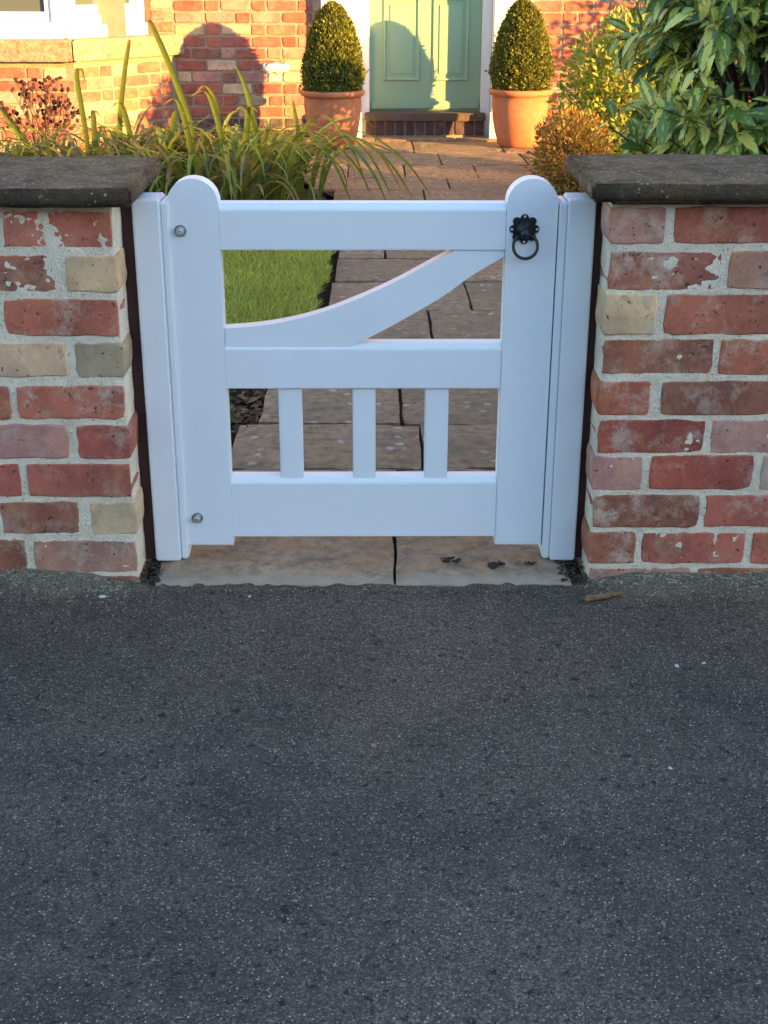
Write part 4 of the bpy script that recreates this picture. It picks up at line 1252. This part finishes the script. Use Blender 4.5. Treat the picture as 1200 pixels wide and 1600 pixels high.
# big variegated shrub close behind the right wall
vs = empty('variegated_shrub', (1.20, 1.27, -0.05), 'large variegated evergreen shrub with yellow centred leaves behind the right wall', 'shrub')
vo = np.array(vs.location)
rg = np.random.default_rng(77)
tips = []
BV, BF = [], []
for b in range(180):
    a = rg.uniform(0, 2 * math.pi); el = rg.uniform(-0.22, 1.3)
    Lb = rg.uniform(0.40, 0.70)
    d = np.array([math.cos(a) * math.cos(el) * 0.98, math.sin(a) * math.cos(el) * 0.78, math.sin(el) * 1.0])
    start = np.array([0.1 * math.cos(a), 0.1 * math.sin(a), 0.35 + 0.35 * rg.random()])
    tip = np.array([0, 0, 0.82]) + d * Lb * np.array([1, 1, 0.95])
    midp = (start + tip) / 2 + np.array([0, 0, 0.10]) + rg.normal(0, 0.05, 3)
    if tip[2] < 0.86 and tip[1] < -0.62: continue
    v, f = tube([tuple(start), tuple(midp), tuple(tip)], 0.007, 0.0025, 5)
    q = len(BV); BV += v; BF += [tuple(i + q for i in t) for t in f]
    tips.append((midp, tip))
link('branches', mesh_py('branches', BV, BF, M['bark']), vs)
for k in range(4):
    a = k * 1.6
    v, f = tube([(0.02 * math.cos(a), 0.02 * math.sin(a), -0.02), (0.05 * math.cos(a), 0.05 * math.sin(a), 0.3), (0.12 * math.cos(a), 0.12 * math.sin(a), 0.75)], 0.02, 0.012, 7)
    link('trunk', mesh_py('trunk', v, f, M['bark']), vs)
LP, LD, LN = [], [], []
for midp, tip in tips:
    ax = tip - midp; La = np.linalg.norm(ax); ax /= La
    nl = int(rg.integers(32, 46))
    for j in range(nl):
        t = rg.random() ** 0.75
        p = midp + (tip - midp) * t * 1.05
        ph = j * 2.4 + rg.normal(0, 0.3)
        o1 = np.cross(ax, [0, 0, 1.0]); o1 /= np.linalg.norm(o1) + 1e-6; o2 = np.cross(ax, o1)
        side = o1 * math.cos(ph) + o2 * math.sin(ph)
        LP.append(p + side * 0.006 + rg.normal(0, 0.012, 3)); LD.append(ax * rg.uniform(0.3, 0.9) + side * 0.9 + np.array([0, 0, rg.normal(-0.35, 0.4)])); LN.append(np.array([0, 0, 1.0]) + ax * 0.3 + np.array([0.0, -0.55, 0]) + rg.normal(0, 0.35, 3))
LP, LD, LN = np.array(LP), np.array(LD), np.array(LN)
nl = len(LP)
Fr = frames(LD, LN); Sc = rg.uniform(0.042, 0.088, nl)
LC = np.stack([np.where(rg.random(nl) < 0.42, rg.uniform(-0.15, 0.15, nl), rg.uniform(0.35, 0.95, nl)), rg.random(nl), rg.random(nl)], 1)
VLEAF = leaf_template(6, 0.20, 0.30, 0.28, 0.95)
dist = np.linalg.norm(LP + vo - np.array([0.0, -2.51, 1.205]), axis=1)
order = np.argsort(dist + rg.normal(0, 0.08, nl))
for i in order[:280]:
    V = (VLEAF[0] * Sc[i]) @ Fr[i].T
    link('leaf', np_mesh('leaf', V, VLEAF[1], M['varieg'], uv=VLEAF[2], col=np.repeat(LC[i:i + 1], len(V), 0), smooth=True), vs, tuple(LP[i]))
r_ = order[280:]
tag(link('foliage', scatter(VLEAF[0], VLEAF[1], LP[r_], Fr[r_], Sc[r_], M['varieg'], 'foliage', col=LC[r_], uv=VLEAF[2], smooth=True), vs), kind='stuff')

small_shrub('lime_shrub', (1.53, 5.9, 0.37), (0.40, 0.36, 0.47), 5200, 0.050, [(0.40, 0.44, 0.06), (0.24, 0.34, 0.06), (0.52, 0.50, 0.09)], 11, 'loose yellow green shrub glowing in the sun behind the variegated shrub')
small_shrub('autumn_shrub', (1.10, 5.1, 0.13), (0.22, 0.24, 0.27), 5000, 0.030, [(0.52, 0.25, 0.04), (0.46, 0.33, 0.07), (0.22, 0.22, 0.05), (0.40, 0.14, 0.04)], 12, 'small orange and gold autumn shrub beside the path near the right pot', 40)
small_shrub('evergreen_shrub', (1.75, 3.2, 0.25), (0.65, 0.6, 0.42), 3200, 0.045, [(0.04, 0.08, 0.025), (0.06, 0.10, 0.03)], 13, 'low dark green shrub in the shade beneath the variegated shrub')
small_shrub('shading_shrub', (3.45, 7.1, 0.62), (0.62, 0.50, 0.85), 5000, 0.05, [(0.05, 0.085, 0.025), (0.07, 0.11, 0.03)], 14, 'unseen tall dark evergreen shrub added at the right edge to shade the house wall')  # out-of-frame shrub added so its shade falls right of the door

# leaf litter and low weeds along the path edge
n = 2600
lx = -0.33 - RNG.random(n) ** 1.7 * 1.3; ly = RNG.uniform(0.42, 1.65, n)
lp = np.stack([lx, ly, np.array([bed_z(a, b) for a, b in zip(lx, ly)]) + 0.008], 1)
cols = np.array([(0.20, 0.08, 0.04), (0.28, 0.15, 0.07), (0.10, 0.05, 0.03), (0.34, 0.20, 0.10)])[RNG.integers(0, 4, n)]
tag(link('leaf_litter', scatter(LEAF_LO[0], LEAF_LO[1], lp, frames(RNG.normal(0, 1, (n, 3)) * np.array([[1, 1, 0.25]]), RNG.normal(0, 0.4, (n, 3)) + np.array([[0, 0, 1]])), RNG.uniform(0.025, 0.05, n), M['litter'], 'leaf_litter', col=cols)), 'brown dead leaves lying on the soil behind the gate', 'leaf litter', kind='stuff')
for k, (wx, wy, h) in enumerate(((-0.42, 1.12, 0.05), (-0.47, 0.98, 0.045), (-0.55, 1.25, 0.05))):
    w = empty('weed', (wx, wy, bed_z(wx, wy)), ('silvery green weed at the path edge, seen through the lower left gate opening', 'low green weed nearest the gate at the path edge', 'small green weed among dead leaves, farthest from the gate')[k], 'weed')
    m = 46
    a = RNG.random(m) * 2 * np.pi; e = RNG.uniform(0.1, 1.2, m)
    D = np.stack([np.cos(a) * np.cos(e), np.sin(a) * np.cos(e), np.sin(e)], 1)
    c3 = np.array([(0.13, 0.17, 0.09), (0.16, 0.22, 0.10)])[RNG.integers(0, 2, m)]
    tag(link('leaves', scatter(LEAF_LO[0], LEAF_LO[1], D * RNG.uniform(0, 0.025, (m, 1)) + np.array([[0, 0, 0.01]]), frames(D, np.tile([[0, 0, 1.0]], (m, 1)) + RNG.normal(0, 0.2, (m, 3))), RNG.uniform(0.02, 0.042, m), M['leaf'], 'leaves', col=c3), w), kind='stuff')

# ------------------------------------------------------------------ small debris
ICO = bmesh.new(); bmesh.ops.create_icosphere(ICO, subdivisions=1, radius=1.0)
IT = np.array([v.co[:] for v in ICO.verts]); IF = np.array([[v.index for v in f.verts] for f in ICO.faces]); ICO.free()
IT = IT * (1 + 0.25 * np.array([n3(*(v * 3)) for v in IT])[:, None])
n = 7500
sidel = RNG.random(n) < 0.5
px = np.where(sidel, -0.49 - RNG.random(n) * 1.1, 0.45 + RNG.random(n) * 1.1)
py = -0.004 - np.abs(RNG.normal(0, 0.045, n))
k = RNG.random(n) < 0.10
px[k] = RNG.uniform(-1.5, 1.5, k.sum()); py[k] = RNG.uniform(-1.4, -0.03, k.sum())
pz = np.array([pav_z(a, b) for a, b in zip(px, py)])
ton = RNG.random((n, 1))
gc = np.array([[0.10, 0.085, 0.06]]) + ton ** 2 * np.array([[0.42, 0.36, 0.27]])
an = RNG.random(n) * 6.28
Fr = frames(np.stack([np.cos(an), np.sin(an), np.zeros(n)], 1), np.tile([[0, 0, 1.0]], (n, 1)))
sz = RNG.uniform(0.0009, 0.0026, n) * np.where(k, 0.8, 1.0)
tag(link('grit', scatter(IT, IF, np.stack([px, py, pz], 1), Fr, np.stack([sz, sz * 1.3, sz * 0.7], 1), M['litter'], 'grit', col=gc)), 'fine grit gathered on the tarmac along the wall foot', 'grit', kind='stuff')

def lump_obj(name, loc, size, mat, label, cat, seed, group=None, flat=0.5):
    V = [Vector((v[0] * size[0], v[1] * size[1], v[2] * size[2])) * (1 + 0.35 * n3(*(v * 2.1 + seed))) for v in IT]
    o = link(name, mesh_py(name, V, [tuple(f) for f in IF], mat), None, loc)
    o.rotation_euler = (0, 0, seed)
    return tag(o, label, cat, group)
def pv(x, y, dz=0.0): return (x, y, pav_z(x, y) + dz)
for i, (x, y, sx_, lab) in enumerate(((-0.545, -0.075, 0.008, 'pale stone chip on the tarmac by the left wall foot'), (0.555, -0.355, 0.006, 'small white chip on the tarmac, left one of the pair at right'), (0.607, -0.345, 0.005, 'tiny white chip on the tarmac, right one of the pair at right'), (0.475, -0.69, 0.005, 'white speck of stone on open tarmac, lower right'), (-0.25, -0.065, 0.0045, 'white chip at the edge of the threshold slab'))):
    lump_obj('stone_chip', pv(x, y, 0.001), (sx_, sx_ * 0.6, sx_ * 0.35), M['chip'], lab, 'stone chip', i * 1.7 + 0.3, 'pale stone chips on the tarmac')
lump_obj('fallen_leaf', pv(0.0, -0.62, 0.001), (0.006, 0.004, 0.0015), mat_simple('orange_leaf', (0.45, 0.22, 0.08), 0.8), 'tiny orange leaf scrap lying mid pavement', 'leaf', 2.2)
for i, (x, y, s_, lab) in enumerate(((0.155, 0.085, 0.010, 'leftmost of the dark moss crumbs under the gate'), (0.18, 0.083, 0.008, 'second from the left of the dark moss crumbs under the gate'), (0.262, 0.065, 0.014, 'large dark moss clump under the latch side stile'), (0.332, 0.072, 0.007, 'small dark moss crumb beside the latch side post'))):
    rc = random.Random(i + 40); V, F = [], []
    for q in range(16):
        r_ = s_ * rc.uniform(0.2, 0.5); ox_, oy_, oz_ = rc.gauss(0, s_ * 0.75), rc.gauss(0, s_ * 0.5), rc.uniform(0, s_ * 0.45)
        o = len(V); V += [Vector((v[0] * r_ * (1 + 0.4 * n3(*(v * 3 + q))) + ox_, v[1] * r_ + oy_, v[2] * r_ * 0.8 + oz_)) for v in IT]; F += [tuple(j + o for j in f) for f in IF]
    tag(link('moss_crumb', mesh_py('moss_crumb', V, F, M['moss']), None, (x, y, 0.004)), lab, 'moss')
tw = random.Random(9)
for sx_ in (-1, 1):
    V, F = [], []
    for q in range(55):
        x = (-0.47 + tw.uniform(-0.012, 0.03)) if sx_ < 0 else (0.435 - tw.uniform(-0.012, 0.045)); y = tw.uniform(-0.01, 0.085)
        s_ = tw.uniform(0.002, 0.0065)
        o = len(V); V += [Vector((v[0] * s_ + x, v[1] * s_ + y, v[2] * s_ * 0.6 + 0.003)) for v in IT]; F += [tuple(j + o for j in f) for f in IF]
    tag(link('dirt', mesh_py('dirt', V, F, M['moss'])), ('dark soil crumbs at the foot of the left gate post', 'dark soil crumbs at the foot of the right gate post')[sx_ > 0], 'dirt', kind='stuff')
bp = [(-0.045 + 0.0088 * q, -0.012 + 0.003 * q + 0.0012 * math.sin(q * 2.1), 0.006 + 0.001 * math.sin(q * 1.3)) for q in range(10)]
v, f = tube(bp, 0.0062, 0.0045, 7)
v = [p + Vector((n3(*(p * 120)), n3(*(p * 120 + Vector((5, 5, 5)))), 0.7 * n3(*(p * 120 + Vector((9, 1, 3)))))) * 0.0035 for p in v]
tag(link('bark_fragment', mesh_py('bark_fragment', v, f, mat_simple('rotten_wood', (0.20, 0.11, 0.05), 0.95, nscale=120, namp=0.8, bump=1.0)), None, pv(0.47, -0.085, 0.002)), 'rotten brown stick lying on the tarmac by the right wall', 'stick')

ts = random.Random(21)
V, F = [], []
for q in range(60):
    x = ts.choice((ts.gauss(0.66, 0.09), ts.gauss(-0.68, 0.12), ts.uniform(0.45, 1.0))); y = -abs(ts.gauss(0.01, 0.02)) - 0.004
    a = ts.uniform(0, math.pi); L = ts.uniform(0.008, 0.026)
    z = pav_z(x, y) + 0.002
    vv, ff = tube([(x, y, z), (x + L * math.cos(a), y + L * 0.5 * math.sin(a), z + 0.002)], 0.0009, 0.0006, 4)
    o = len(V); V += vv; F += [tuple(k + o for k in t) for t in ff]
tag(link('straw_bits', mesh_py('straw_bits', V, F, mat_simple('straw', (0.55, 0.42, 0.25), 0.9))), 'broken straw bits lying along the wall foot', 'straw', kind='stuff')
